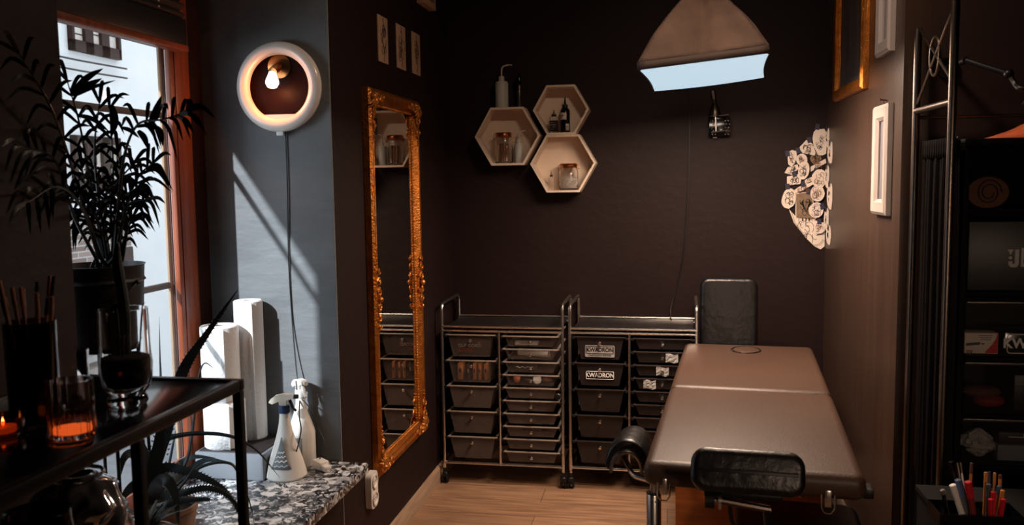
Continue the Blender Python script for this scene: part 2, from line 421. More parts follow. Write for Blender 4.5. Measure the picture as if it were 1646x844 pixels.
# ------------------------------------------------------------------ the street outside
struct(MB().box2((-30, -8, -1.3), (-1.9, 40, -1.2)), 'ground', 'pavement')
oh = thing('opposite_house', 'pale rendered house across the street seen through the window', 'house', (-7.2, 10, -1.2))
link(MB().box2((-7.6, -2, -1.2), (-7.0, 26, 6.2)), 'wall', 'facade', oh, True)
def house_window(y0, y1, z0, z1, n=3):
    f = MB(); t = .09
    f.box2((-7.0, y0, z0), (-6.93, y1, z0+.13)).box2((-7.0, y0, z1-t), (-6.93, y1, z1))
    for i in range(n+1):
        yy = y0+(y1-y0)*i/n; ww = t/2 if i in (0, n) else .075
        f.box2((-7.0, max(y0, yy-ww), z0), (-6.93, min(y1, yy+ww), z1))
    fo = link(f, 'window_frame', 'dark_wood', oh, True)
    for i in range(n):
        a = y0+(y1-y0)*i/n; b = y0+(y1-y0)*(i+1)/n
        link(MB().box2((-6.99, a+.05, z0+.12), (-6.975, b-.05, z1-.05)), 'pane', 'curtain_white', fo, True)
        link(MB().box2((-6.974, a+.05, z0+.2+.04*i), (-6.97, b-.05, z0+.215+.04*i)).box2((-6.974, a+.05, z0+.32), (-6.97, a+.05+.1, z1-.06)), 'pane_shadow', 'dark_wood', fo, True)
house_window(9.42, 10.36, 3.22, 4.5)
house_window(9.35, 10.24, 1.55, 2.22)
link(MB().box2((-7.0, 8.6, .2), (-6.9, 10.30, 1.27)), 'stone_panel', 'brick', oh, True)
link(MB().box2((-6.9, 10.05, .55), (-6.86, 10.27, .82)), 'vent_grille', 'dark_wood', oh, True)
for z in (3.12, 3.0):
    link(MB().tube([(-6.9, 5+i*.9, z+.02*math.sin(i)) for i in range(7)], .012, 6), 'facade_cable', 'cord', oh, True)
for i in range(4):
    link(MB().box2((-7.0, 8.4, -1.0+.3*i), (-6.75+.02*i, 9.85, -.86+.3*i)), 'step_ledge', 'stone', oh, True)

# ------------------------------------------------------------------ mirror on the left wall
mt_, mb_ = at(592, 135, X=XL+.03), at(612, 778, X=XL+.03)
y0, y1, z0, z1 = 3.375, 4.075, .375, 1.985
mi = thing('wall_mirror', 'tall mirror in an ornate gold frame on the dark left wall', 'mirror', (XL, (y0+y1)/2, z0))
prof = [(0, 0), (0, .026), (.012, .036), (.026, .034), (.036, .026), (.048, .030), (.058, .022), (.070, .014), (.070, 0)]   # (inward, height)
fm = MB(); ring = []
for (cy, cz, sy, sz) in ((y0, z0, 1, 1), (y1, z0, -1, 1), (y1, z1, -1, -1), (y0, z1, 1, -1)):
    ring.append([fm.bm.verts.new((XL+.001+h, cy+sy*i, cz+sz*i)) for i, h in prof])
for i in range(4):
    A, B = ring[i], ring[(i+1) % 4]
    for k in range(len(prof)):
        fm.bm.faces.new((A[k], A[(k+1) % len(prof)], B[(k+1) % len(prof)], B[k]))
fr_ = link(fm, 'gilded_frame', 'gold', mi, True, shade=25)
link(MB().box2((XL+.002, y0+.062, z0+.062), (XL+.012, y1-.062, z1-.062)), 'mirror_glass', 'mirror', mi, True, shade=0)
bd = MB()
for yy in (y0+.064, y1-.064):
    z = z0+.08
    while z < z1-.08: bd.ball((XL+.017, yy, z), .005, 6); z += .013
for zz in (z0+.064, z1-.064):
    y = y0+.08
    while y < y1-.08: bd.ball((XL+.017, y, zz), .005, 6); y += .013
link(bd, 'beaded_edge', 'gold_ornament', fr_, True)
def ornament(cy, cz, sy, sz, corner=True):
    o = MB(); rnd = random.Random(int(cy*100+cz*10))
    def scroll(oy, oz, R, turns, dirn, ph):
        P = []
        for i in range(26):
            t = i/25; a = ph+dirn*turns*2*PI*t; rr = R*(1-.8*t)
            P.append((XL+.034+.012*t, cy+sy*(oy+rr*math.cos(a)), cz+sz*(oz+rr*math.sin(a))))
        o.tube(P, [.0075*(1-.5*i/25) for i in range(26)], 6)
    if corner:
        scroll(.035, .035, .030, 1.4, 1, 0); scroll(.095, .030, .022, 1.3, -1, PI); scroll(.030, .095, .022, 1.3, 1, -PI/2); scroll(.030, .15, .016, 1.2, -1, PI/2); scroll(.145, .03, .016, 1.2, 1, 0)
        for i in range(9):
            t = i/8
            o.leaf([(XL+.036, cy+sy*.035, cz+sz*.035), (XL+.05, cy+sy*(.035+.03*math.cos(t*PI*.9-.3)), cz+sz*(.035+.03*math.sin(t*PI*.9-.3))), (XL+.036, cy+sy*(.035+.06*math.cos(t*PI*.9-.3)), cz+sz*(.035+.06*math.sin(t*PI*.9-.3)))], .02, .012, Vector((1, 0, 0)))
        o.ball((XL+.042, cy+sy*.035, cz+sz*.035), .012, 10)
        for i in range(6): o.ball((XL+.036, cy+sy*.03, cz+sz*(.12+.018*i)), .007-.0006*i, 8)
    else:
        for sg in (1, -1):
            scroll(.035, sg*.03, .022, 1.3, sg, 0); scroll(.035, sg*.075, .018, 1.3, -sg, PI); scroll(.035, sg*.115, .013, 1.2, sg, 0)
        o.ball((XL+.044, cy+sy*.035, cz), .013, 10)
    link(o, 'corner_ornament' if corner else 'side_ornament', 'gold_ornament', fr_, True)
for a in ((y0, z0, 1, 1), (y1, z0, -1, 1), (y1, z1, -1, -1), (y0, z1, 1, -1)): ornament(*a)
for a in ((y0, 1.12, 1, 1), (y1, 1.12, -1, 1)): ornament(*a, corner=False)
tg = link(MB().box2((XL+.012, y0+.075, 1.80), (XL+.014, y0+.145, 1.87)), 'price_tag', 'black_plastic', mi, True, 'small black tag in the corner of the glass')
link(MB().box2((XL+.014, y0+.085, 1.838), (XL+.0146, y0+.13, 1.843)).box2((XL+.014, y0+.085, 1.826), (XL+.0146, y0+.12, 1.831)), 'tag_print', 'grey_print', tg, True)

# three framed sketches and the box above the mirror
def squiggles(poly_c, ax, ay, w, h, rnd, n, rad, off):
    """line drawing: loops and strokes inside an ellipse w x h around poly_c"""
    d = MB()
    for _ in range(n):
        c = poly_c+ax*rnd.uniform(-.28, .28)*w+ay*rnd.uniform(-.32, .32)*h
        a0 = rnd.uniform(0, 6.28); rr = rnd.uniform(.08, .2)*min(w, h)*1.2; sp = rnd.uniform(.5, 1.1)
        P = [c+ax*math.cos(a0+i*.5*sp)*rr*(1-i*.03)+ay*math.sin(a0+i*.5*sp)*rr*(1.3-i*.04)+off for i in range(rnd.randint(7, 14))]
        d.tube(P, rad, 4)
    return d
sk = [((605, 23), (620, 29), (624, 105), (608, 98), 'rose on a stem', 'nearest of the three'), ((635, 37), (649, 44), (652, 114), (638, 109), 'dark pointed blade', 'middle of the three'), ((661, 50), (673, 57), (675, 122), (662, 118), 'intertwined figures', 'farthest of the three')]
for i, (a, b, c, d, wh, pos) in enumerate(sk):
    P = [at(*q, X=XL+.001) for q in (a, b, c, d)]; ya, yb_ = (P[0].y+P[3].y)/2, (P[1].y+P[2].y)/2; za, zb2 = (P[0].z+P[1].z)/2, (P[2].z+P[3].z)/2
    t = thing('sketch_card', 'narrow card with %s in ink, %s above the mirror' % (wh, pos), 'picture', (XL, (ya+yb_)/2, zb2), group='sketch cards above the mirror')
    s_ = link(MB().box2((XL+.0005, ya, zb2), (XL+.006, yb_, za), .001), 'card', 'card_print', t, True)
    cc = Vector((XL+.0065, (ya+yb_)/2, (za+zb2)/2)); rnd = random.Random(i+3)
    dr = squiggles(cc, Vector((0, 1, 0)), Vector((0, 0, 1)), (yb_-ya)*.8, (za-zb2)*.8, rnd, 12, .0012, Vector((0, 0, 0)))
    dr.tube([cc+Vector((0, .01*math.sin(k), -.09+.018*k)) for k in range(11)], .0014, 4)
    link(dr, 'drawing', 'ink', s_, True)
P0, P1 = at(679, 12, X=XL+.03), at(698, 18, X=XL+.03)
t = thing('wall_box', 'small pale box mounted high on the left wall near the corner', 'wall box', (XL, (P0.y+P1.y)/2, P1.z))
link(MB().box2((XL+.0005, P0.y, P1.z), (XL+.04, P1.y, P1.z+.16), .004), 'housing', 'card_print', t, True)
link(MB().box2((XL+.04, P0.y+.05, P1.z+.03), (XL+.043, P1.y-.04, P1.z+.13), .002), 'front_panel', 'kraft_paper', t, True)
# wall socket
so = at(600, 787, X=XL+.02)
t = thing('wall_socket', 'cream double wall socket low on the wall under the mirror', 'socket', (XL, so.y, so.z-.07))
def rrect(w, h, r, n=5):
    P = []
    for cx, cy, a in ((w/2-r, h/2-r, 0), (-w/2+r, h/2-r, PI/2), (-w/2+r, -h/2+r, PI), (w/2-r, -h/2+r, 1.5*PI)):
        for i in range(n+1): P.append((cx+r*math.cos(a+i*PI/2/n), cy+r*math.sin(a+i*PI/2/n)))
    return P
link(MB().plate([(XL+.0005, so.y+a, so.z+b) for a, b in rrect(.082, .15, .025)], (.026, 0, 0)), 'cover_plate', 'white_plastic', t, True)
for dz in (.036, -.036):
    q = link(MB().lathe([(.026, 0), (.030, .004), (.030, .006), (.024, .006), (.022, .001), (0, .001)], 20, (XL+.0265, so.y, so.z+dz), ry(PI/2)), 'outlet', 'white_plastic', t, True)
    h = MB()
    for dy in (-.009, .009): h.cyl((XL+.0275, so.y+dy, so.z+dz), (XL+.0285, so.y+dy, so.z+dz), .003, seg=8)
    link(h, 'pin_hole', 'black_plastic', q, True)

# ------------------------------------------------------------------ ring lamp on the plastered pillar
rc = Vector((-1.392, YP, 1.952))
t = thing('ring_wall_lamp', 'round white ring lamp with a glowing bulb on the plastered recess wall', 'lamp', rc)
def torus(R, r, n, seg, sy=1.0): return MB().tube([(R*math.cos(2*PI*i/n), -.03, R*math.sin(2*PI*i/n)) for i in range(n)], r, seg, closed=True)
rg = torus(.139, .0235, 64, 16)
link(rg, 'ring', 'ring_plastic', t)
link(MB().lathe([(0, 0), (.135, 0), (.135, .006), (0, .006)], 48, (0, -.0005, 0), rx(PI/2)), 'back_plate', 'ring_back', t)
# flat shelf at the bottom of the ring
a0 = math.acos(.099/.122); seg_ = [(.122*math.sin(a), -.122*math.cos(a)) for a in [a0-2*a0*i/14 for i in range(15)]]
sh = link(MB().plate([(x, -.008, z) for x, z in seg_], (0, -.028, 0)), 'shelf', 'ring_plastic', t)
rs = link(MB().lathe([(0, 0), (.044, 0), (.044, .003), (.012, .010), (.010, .016), (0, .016)], 28, (-.006, -.0065, .077), rx(PI/2)), 'rose_plate', 'brass', t)
link(MB().cyl((-.004, -.016, .077), (-.010, -.055, .052), .014, .017).cyl((-.004, -.014, .08), (-.004, -.03, .07), .008), 'lamp_holder', 'brass', rs)
bu = MB().lathe([(0, -.0), (.012, 0), (.016, .012), (.023, .03), (.024, .042), (.017, .055), (0, .060)], 20, (-.0105, -.058, .050), Matrix.Rotation(math.radians(168), 3, Vector((1, .25, 0)).normalized()))
link(bu, 'bulb', 'bulb', rs)
link(MB().box((0, -.03, -.168), (.028, .016, .014), .002), 'cable_clip', 'white_plastic', t)
pb = lamp('ring_bulb_light', 'POINT', rc+Vector((-.012, -.085, -.01)), rc, 1.7, (1, .34, .12), shadow_soft_size=.02); pb.parent = None
# its cord with switch and plug
cl = t
W = lambda px, py, d=.006: at(px, py, Y=YP-d)
link(MB().tube(smooth_path([W(459, 212), W(462, 300), W(464, 420), W(470, 520), W(477, 600, .03), W(480, 622, .055)], 5), .0026, 6), 'upper_cable', 'cord', cl, True)
link(MB().tube([W(478, 612, .055), W(481, 640, .06)], [.007, .009], 10), 'inline_switch', 'black_plastic', cl, True, 'black inline switch')
link(MB().tube(smooth_path([W(481, 638, .062), W(497, 655, .08), W(512, 690, .08), W(521, 712, .09), W(514, 738, .13)], 6), .0022, 6), 'plug_cable', 'cord', cl, True)
link(MB().tube(smooth_path([W(482, 640, .062), W(481, 668, .12), W(484, 690, .18), W(480, 712, .20), W(476, 728, .20)], 6), .0022, 6), 'loop_cable', 'cord', cl, True)
pg = at(515, 746, Z=ZS+.022)
ro = rzm(-.5) @ ry(.12)
pgm = link(MB().box(pg, (.05, .042, .032), .006, rot=ro).box(pg+ro @ Vector((.034, -.001, -.004)), (.03, .03, .022), .006, rot=ro), 'plug', 'white_plastic', cl, True, 'white plug')
pn = MB()
for dy in (-.009, .009): pn.cyl(pg+ro @ Vector((.045, dy, -.004)), pg+ro @ Vector((.066, dy, -.006)), .0024, seg=8)
link(pn, 'pins', 'chrome', pgm, True)

# ------------------------------------------------------------------ things on the terrazzo sill
bx0, bx1 = at(316, 740, Y=2.80), at(400, 740, Y=2.80)
t = thing('paper_holder_box', 'low grey box on the sill carrying the white paper rolls', 'box', ((bx0.x+bx1.x)/2, 2.87, ZS))
zt = at(360, 727, Y=2.80).z
link(MB().box2((bx0.x, 2.79, ZS+.001), (bx1.x+.058, 3.03, zt), .004), 'tray_body', 'grey_box', t, True)
link(MB().box2((bx0.x+.012, 2.80, zt), (bx1.x+.046, 3.02, zt+.004), .001), 'liner', 'dark_box', t, True)
def roll(c, r, h, label, core=True, sheet=False):
    t = thing('paper_roll', label, 'paper roll', c, group='white paper rolls by the window')
    link(MB().lathe([(r*.28, 0), (r-.004, 0), (r, .004), (r, h-.004), (r-.004, h), (r*.28, h)], 40, close=True), 'paper', 'paper_white', t)
    link(MB().lathe([(r*.24, .002), (r*.285, .002), (r*.285, h-.002), (r*.24, h-.002)], 24, close=True), 'core', 'kraft_paper', t)
    if sheet:
        P = [(r*math.cos(a), r*math.sin(a)) for a in [-1.9+.1*i for i in range(9)]]+[(r*.75, -r*.98)]
        sm = MB(); vs = [[sm.bm.verts.new((x*1.012, y*1.012, z)) for x, y in P] for z in (.004, h-.003)]
        for i in range(len(P)-1): sm.bm.faces.new((vs[0][i], vs[0][i+1], vs[1][i+1], vs[1][i]))
        so_ = link(sm, 'loose_sheet', 'paper_white', t); so_.modifiers.new('thick', 'SOLIDIFY').thickness = .002
zr = zt+.0045
a, b = at(318, 690, Y=2.84), at(386, 690, Y=2.84)
r1 = .074; c1 = (bx0.x+.078, 2.872, zr); h1 = at(350, 648, Y=2.82).z-zr
roll(c1, r1, h1, 'short wide white paper roll standing on the grey box under another roll', sheet=True)
h2 = at(350, 526, Y=2.83).z-(zr+h1)-.001
roll((c1[0]-.006, 2.870, zr+h1+.001), .067, h2, 'white paper roll stacked on top of the short wide roll beside the window', sheet=True)
xa, xb = at(379, 600, Y=2.968), at(421, 600, Y=2.968)
xm = (xa.x+xb.x)/2; h3 = at(400, 484, Y=2.95).z-zr
roll((xm+.003, 2.978, zr), (xb.x-xa.x)/2, h3, 'tall slim white paper roll beside the stacked rolls, highest of the three', sheet=True)

def spray(name, base, label, cone, rz, mats):
    t = thing('spray_bottle', label, 'bottle', base, rz, group='white spray bottles on the sill')
    if cone: prof = [(0, 0), (.066, 0), (.072, .008), (.070, .02), (.058, .065), (.040, .12), (.027, .165), (.020, .20), (.0175, .225), (.0175, .238), (0, .238)]
    else: prof = [(0, 0), (.046, 0), (.050, .006), (.050, .125), (.048, .135), (.038, .165), (.026, .20), (.018, .235), (.0165, .262), (0, .262)]
    hh = prof[-1][1]
    body = link(MB().lathe(prof, 36), 'bottle_body', 'white_plastic', t)
    if cone:
        lb = MB(); vs = []
        for i in range(7):
            z = .045+.11*i/6; R = (.0645-.232*(z-.045)*1.04)+.0016; hw = .55*(1-i/6)+.05
            vs.append([lb.bm.verts.new((R*math.cos(-PI/2+hw*(k/4-1)), R*math.sin(-PI/2+hw*(k/4-1)), z)) for k in range(9)])
        for i in range(6):
            for k in range(8): lb.bm.faces.new((vs[i][k], vs[i][k+1], vs[i+1][k+1], vs[i+1][k]))
        lo = link(lb, 'label_sticker', 'label_grey', body)
        lo.modifiers.new('thick', 'SOLIDIFY').thickness = .001
        for i, (z, wd) in enumerate(((.057, .050), (.073, .045), (.088, .034), (.103, .024))):
            R = (.0645-.232*(z-.045)*1.04)
            link(MB().tube([(wd/2*s, -math.sqrt(R*R-(wd/2*s)**2)-.0022, z+.003*math.sin(s*9)) for s in [-1+.2*q for q in range(11)]], .0022 if i else .0012, 5), 'label_print', 'white_print', lo)
    else:
        lb = MB()
        vs = [[lb.bm.verts.new((.0508*math.cos(a), .0508*math.sin(a), z)) for a in [-PI*.75+.1*i for i in range(20)]] for z in (.02, .115)]
        for i in range(19): lb.bm.faces.new((vs[0][i], vs[0][i+1], vs[1][i+1], vs[1][i]))
        lo = link(lb, 'label_sticker', 'label_grey', body); lo.modifiers.new('thick', 'SOLIDIFY').thickness = .0008
        d = MB(); vs = [[d.bm.verts.new((.0518*math.cos(a), .0518*math.sin(a), z)) for a in [-PI*.66+.08*i for i in range(12)]] for z in (.032, .092)]
        for i in range(11): d.bm.faces.new((vs[0][i], vs[0][i+1], vs[1][i+1], vs[1][i]))
        link(d, 'label_picture', 'label_dark', lo)
        d = MB(); vs = [[d.bm.verts.new((.0522*math.cos(a), .0522*math.sin(a), z)) for a in [-PI*.66+.08*i for i in range(12)]] for z in (.024, .032)]
        for i in range(11): d.bm.faces.new((vs[0][i], vs[0][i+1], vs[1][i+1], vs[1][i]))
        link(d, 'label_stripe', 'dim_red', lo)
    link(MB().lathe([(0, 0), (.0195, 0), (.0205, .003), (.0195, .028), (0, .028)], 24, (0, 0, hh-.004)), 'collar', mats[0], t, label='blue collar' if cone else None)
    z = hh+.024
    hd = MB()
    hd.plate([(-.052, -.011, z+.010), (-.046, -.011, z+.022), (-.030, -.011, z+.034), (-.005, -.011, z+.040), (.030, -.011, z+.040), (.038, -.011, z+.036), (.038, -.011, z+.024), (.012, -.011, z+.018), (.012, -.011, z), (-.014, -.011, z), (-.016, -.011, z+.014), (-.040, -.011, z+.004)], (0, .022, 0))
    head = link(hd, 'trigger_head', 'soft_frosted' if cone else 'white_plastic', t)
    link(MB().cyl((.037, 0, z+.030), (.052, 0, z+.030), .008, seg=14), 'nozzle', mats[1], head)
    link(MB().tube(smooth_path([(.020, 0, z+.020), (.026, 0, z+.006), (.032, 0, z-.010), (.044, 0, z-.022)], 5), [.006]*10+[.005]*6, 8), 'trigger', mats[1], head)
b1 = at(461, 766, Z=ZS); b1.z = ZS+.0005
spray('front', b1, 'white conical spray bottle with a blue collar and grey triangular label', True, .12, ('blue_plastic', 'black_plastic'))
b2 = at(493, 742, Z=ZS); b2.z = ZS+.0005; b2.y = min(b2.y, 2.985)
spray('rear', b2, 'round white spray bottle standing behind the conical spray bottle', False, -.7, ('white_plastic', 'white_plastic'))

# ------------------------------------------------------------------ toothed aloe plants on the sill behind the black table
def pot(name, c, r, h, mtl, label):
    t = thing(name, label, 'plant', c)
    link(MB().lathe([(0, 0), (r*.72, 0), (r*.75, .004), (r*.97, h*.9), (r, h*.9), (r, h), (r*.9, h), (r*.88, h*.85), (0, h*.85)], 32), 'pot', mtl, t)
    link(MB().lathe([(0, h*.86), (r*.87, h*.855), (r*.87, h*.84), (0, h*.84)], 24), 'soil', 'soil', t)
    return t
def teeth(mb, pts, wid, ref=None, n=26):
    P = smooth_path(pts, 10); k = max(1, len(P)//n)
    for i in range(4, len(P)-4, k):
        p = P[i]; tt = (P[i+1]-P[i-1]).normalized(); sd = tt.cross(ref or (CAM-p)).normalized(); ww = wid*(1-i/len(P))*.5
        for s in (1, -1): mb.tube([p+sd*s*ww, p+sd*s*(ww+.006)+tt*.004], [.0028, .0003], 4)
def Ld(lst): return [at(x, y, Y=d) for x, y, d in lst]
pc = Vector((-1.42, 2.22, ZS+.0005))
al = pot('aloe_plant', pc, .085, .13, 'clay', 'large spiky aloe with long toothed leaves in a clay pot on the sill')
blades = [([(246, 760, 2.22), (268, 680, 2.24), (295, 595, 2.28), (330, 540, 2.30), (382, 466, 2.33)], .052),
          ([(240, 770, 2.22), (258, 715, 2.25), (300, 698, 2.28), (365, 700, 2.30), (410, 722, 2.32), (450, 768, 2.36)], .020),
          ([(240, 790, 2.22), (262, 752, 2.24), (320, 765, 2.25), (365, 792, 2.27), (392, 842, 2.3)], .034),
          ([(245, 800, 2.22), (290, 793, 2.22), (335, 785, 2.22), (372, 802, 2.24), (405, 848, 2.26)], .026),
          ([(248, 815, 2.2), (290, 806, 2.2), (320, 803, 2.2), (346, 804, 2.2)], .022),
          ([(250, 800, 2.24), (300, 760, 2.34), (330, 740, 2.36), (366, 742, 2.36)], .034),
          ([(245, 790, 2.24), (285, 750, 2.42), (310, 735, 2.44), (346, 736, 2.46)], .034),
          ([(240, 800, 2.2), (232, 740, 2.2), (212, 690, 2.2), (190, 660, 2.2)], .05),
          ([(236, 800, 2.2), (222, 738, 2.16), (200, 735, 2.12), (186, 790, 2.1)], .045),
          ([(244, 800, 2.18), (262, 772, 2.12), (280, 790, 2.1), (288, 848, 2.08)], .05),
          ([(238, 810, 2.18), (225, 780, 2.14), (205, 790, 2.12), (190, 815, 2.1)], .05),
          ([(240, 800, 2.2), (250, 740, 2.2), (258, 690, 2.2), (252, 640, 2.2)], .05),
          ([(250, 790, 2.24), (268, 760, 2.26), (280, 705, 2.28), (283, 690, 2.3)], .012),
          ([(275, 800, 2.2), (300, 770, 2.2), (312, 752, 2.2), (320, 745, 2.2)], .012),
          ([(370, 745, 2.3), (388, 775, 2.3), (402, 810, 2.3), (410, 850, 2.3)], .012),
          ([(258, 610, 2.4), (257, 570, 2.4), (256, 510, 2.4)], .012),
          ([(252, 780, 2.3), (300, 740, 2.35), (322, 595, 2.4), (346, 592, 2.4)], .014)]
for i, (p, wd) in enumerate(blades):
    if i == 15: p = [(250, 780, 2.26), (256, 700, 2.34)]+p
    if i == 14: p = [(260, 800, 2.24), (320, 752, 2.28)]+p
    P = Ld(p); lb = MB().leaf(P, wd, .012, shape=lambda u: max(.03, (1-u)**.75*min(1, .6+u*2)), n=7, fold=.25)
    if i in (0, 2, 3, 4): teeth(lb, P, wd)
    link(lb, 'leaf', 'leaf_aloe', al, True)
gb = pot('potted_succulent', (-1.335, 2.0, ZS+.0005), .06, .15, 'pink_glaze', 'small succulent in a glazed pinkish pot at the near edge of the sill')
for i in range(14):
    a = i*2.4; R = .03+.045*(i/14)
    link(MB().leaf([(0, 0, .13), (R*.5*math.cos(a), R*.5*math.sin(a), .165+.02*(1-i/14)), (R*1.5*math.cos(a), R*1.5*math.sin(a), .175+.05*(1-i/14))], .03, .012, Vector((0, 0, 1)), shape=lambda u: max(.04, (1-u)**.6)), 'leaf', 'leaf_aloe', gb)

# ------------------------------------------------------------------ black metal table in the left foreground
ZT = 1.15
tx0, tx1, ty0, ty1 = -1.42, -.965, .86, 1.842
tb = thing('metal_table', 'tall black metal console table in the left foreground holding glasses', 'table', ((tx0+tx1)/2, (ty0+ty1)/2, 0))
link(MB().box2((tx0+.02, ty0+.02, ZT-.014), (tx1-.02, ty1-.02, ZT), .001), 'table_top', 'black_gloss', tb, True)
rm = MB()
rm.box2((tx0, ty0, ZT-.022), (tx1, ty0+.02, ZT+.004), .003).box2((tx0, ty1-.02, ZT-.022), (tx1, ty1, ZT+.004), .003)
rm.box2((tx0, ty0+.02, ZT-.022), (tx0+.02, ty1-.02, ZT+.004), .003).box2((tx1-.02, ty0+.02, ZT-.022), (tx1, ty1-.02, ZT+.004), .003)
link(rm, 'top_rim', 'dark_metal', tb, True)
for x in (tx0+.001, tx1-.021):
    for y in (ty0+.001, 1.432, ty1-.021):
        link(MB().box2((x, y, .002), (x+.02, y+.02, ZT-.0225), .002), 'leg', 'dark_metal', tb, True)
link(MB().box2((tx0+.021, ty0+.021, .70), (tx1-.021, ty1-.021, .72), .002), 'lower_shelf', 'dark_metal', tb, True)
# wavy glass vessel on the lower shelf
vc = at(128, 800, Y=1.69); vc.z = .7205
gv = thing('glass_vessel', 'bulging shiny glass vessel with wavy walls on the shelf under the black table', 'glass jar', vc)
def blob(th, u, R):
    z = -math.cos(PI*u); rr = math.sin(PI*u)
    d = 1+.22*noise.noise(Vector((math.cos(th)*rr*3.2, math.sin(th)*rr*3.2, z*3.2)))+.07*math.sin(5*th+3*z)*rr
    return Vector((rr*math.cos(th)*R*d, rr*math.sin(th)*R*d, .125+z*.125*(.9+.1*d)))
o_ = MB(); nu, nv = 26, 60
for R, fl in ((.102, 1), (.095, -1)):
    vs = [[o_.bm.verts.new(blob(2*PI*j/nv, .04+.86*i/nu, R)) for j in range(nv)] for i in range(nu+1)]
    for i in range(nu):
        for j in range(nv): o_.bm.faces.new((vs[i][j], vs[i][(j+1) % nv], vs[i+1][(j+1) % nv], vs[i+1][j]))
    if fl == 1: first = vs
for a_, b_ in ((first[-1], vs[-1]), (first[0], vs[0])):
    for j in range(nv): o_.bm.faces.new((a_[j], a_[(j+1) % nv], b_[(j+1) % nv], b_[j]))
link(o_, 'vessel_wall', 'mercury_glass', gv, shade=80)
link(MB().lathe([(.052, .238), (.056, .243), (.052, .248), (.046, .243)], 30, close=True), 'rim', 'mercury_glass', gv)
link(MB().ball((.01, .0, .085), .06, 14, (1, 1, .8)), 'crumpled_filling', 'silver_paper', gv)
v2 = at(60, 840, Y=1.40); v2.z = .7205
g2 = thing('glass_bowl', 'small round smoky glass bowl in front of the wavy glass vessel', 'bowl', v2)
hz = at(60, 822, Y=1.40).z-.7205
link(MB().lathe([(0, 0), (.04, 0), (.066, .03), (.07, hz*.6), (.058, hz), (.053, hz-.003), (.064, hz*.6), (.06, .034), (.038, .006), (0, .006)], 36), 'bowl_wall', 'smoky_glass', g2)
link(MB().ball((0, 0, .042), .04, 14, (1, 1, .8)), 'wadded_paper', 'silver_paper', g2)

# glass vase with soil, cactus and sprigs
vp = at(206, 650, Z=ZT); vp.z = ZT+.0008
va = thing('glass_planter', 'clear glass vase of soil with a small cactus on the black table', 'plant', vp)
vprof = [(0, 0), (.036, 0), (.040, .006), (.038, .016), (.034, .022), (.044, .036), (.0505, .058), (.052, .085), (.050, .11), (.0485, .20)]
inner = [(.0455, .20), (.047, .11), (.049, .085), (.0475, .060), (.040, .040), (.02, .030), (0, .029)]
link(MB().lathe(vprof+inner, 40), 'vase_glass', 'glass', va)
link(MB().lathe([(0, .0305), (.019, .0315), (.0385, .042), (.0462, .061), (.0478, .085), (.0464, .100), (.03, .106), (.01, .102), (0, .104)], 32), 'soil', 'soil', va)
rnd = random.Random(5)
cact = MB().lathe([(0, .10), (.012, .10), (.017, .13), (.0175, .17), (.013, .20), (0, .21)], 24, (-.016, 0, 0), rib=lambda k: 1.0 if k % 2 else .84)
for i in range(60):
    a = rnd.uniform(0, 6.28); z = rnd.uniform(.11, .2); cact.tube([(-.016+.016*math.cos(a), .016*math.sin(a), z), (-.016+.023*math.cos(a), .023*math.sin(a), z+.003)], [.0006, .0002], 3)
link(cact, 'cactus', 'leaf_cactus', va)
tall_c = MB().tube(smooth_path([(-.006, .01, .1), (-.004, .01, .20), (-.012, .008, .29), (-.008, .006, .335)], 6), [.011]*12+[.010, .009, .008, .007, .006, .005, .003], 10)
link(tall_c, 'slim_cactus', 'leaf_cactus', va)
for i, (x, y, hh, bend) in enumerate(((.042, 0, .215, .012), (.028, .01, .14, .006), (-.038, .005, .19, -.006), (.012, -.02, .155, .016))):
    link(MB().leaf([(x*.75, y, .10), (x*.9, y, .10+(hh-.1)*.5), (x+bend*.2, y, hh*.95), (x+bend, y, hh)], .007 if i != 2 else .016, .003), 'sprig', 'dry_sprig' if i % 2 == 0 else 'leaf_cactus', va)
# ribbed candle glass
cp = at(117, 702, Z=ZT); cp.z = ZT+.0008
cg = thing('candle_glass', 'ribbed smoky candle glass with an orange glow on the black table', 'candle', cp)
link(MB().lathe([(0, 0), (.037, 0), (.0395, .004), (.0395, .104), (.0365, .104), (.0365, .010), (0, .009)], 56, rib=lambda k: 1.0 if (k//2) % 2 else .93), 'ribbed_glass', 'ribbed_smoke', cg, shade=20)
link(MB().lathe([(0, .0105), (.0325, .0105), (.0325, .0165), (.030, .017), (0, .0165)], 28), 'candle_wax', 'ember_wax', cg)
# brush glass
bp_ = at(58, 684, Z=ZT); bp_.z = ZT+.0008
bg_ = thing('brush_glass', 'tall dark glass full of thin brushes at the left of the black table', 'glass', bp_)
link(MB().lathe([(0, 0), (.040, 0), (.043, .004), (.0455, .20), (.0425, .20), (.040, .010), (0, .009)], 40), 'glass_wall', 'smoky_glass', bg_)
for i in range(13):
    a = i*2.39996; r0 = .006+.016*(i % 3)/2; r1_ = .036+.004*(i % 2)
    d = MB(); top = Vector((r1_*1.18*math.cos(a), r1_*1.18*math.sin(a), .245+.012*(i % 4))); bot = Vector((r0*math.cos(a+.5), r0*math.sin(a+.5), .012))
    t_ = thing('paint_brush', 'thin wooden brush leaning in the tall dark glass on the black table', 'brush', bp_, group='brushes in the tall glass')
    h = link(d.cyl(bot, bot.lerp(top, .86), .0022, .003, seg=8), 'handle', 'brush_wood', t_)
    link(MB().cyl(bot.lerp(top, .86), top, .004, .0034, seg=8), 'bristles', 'brush_wood' if i % 3 else 'soil', t_)
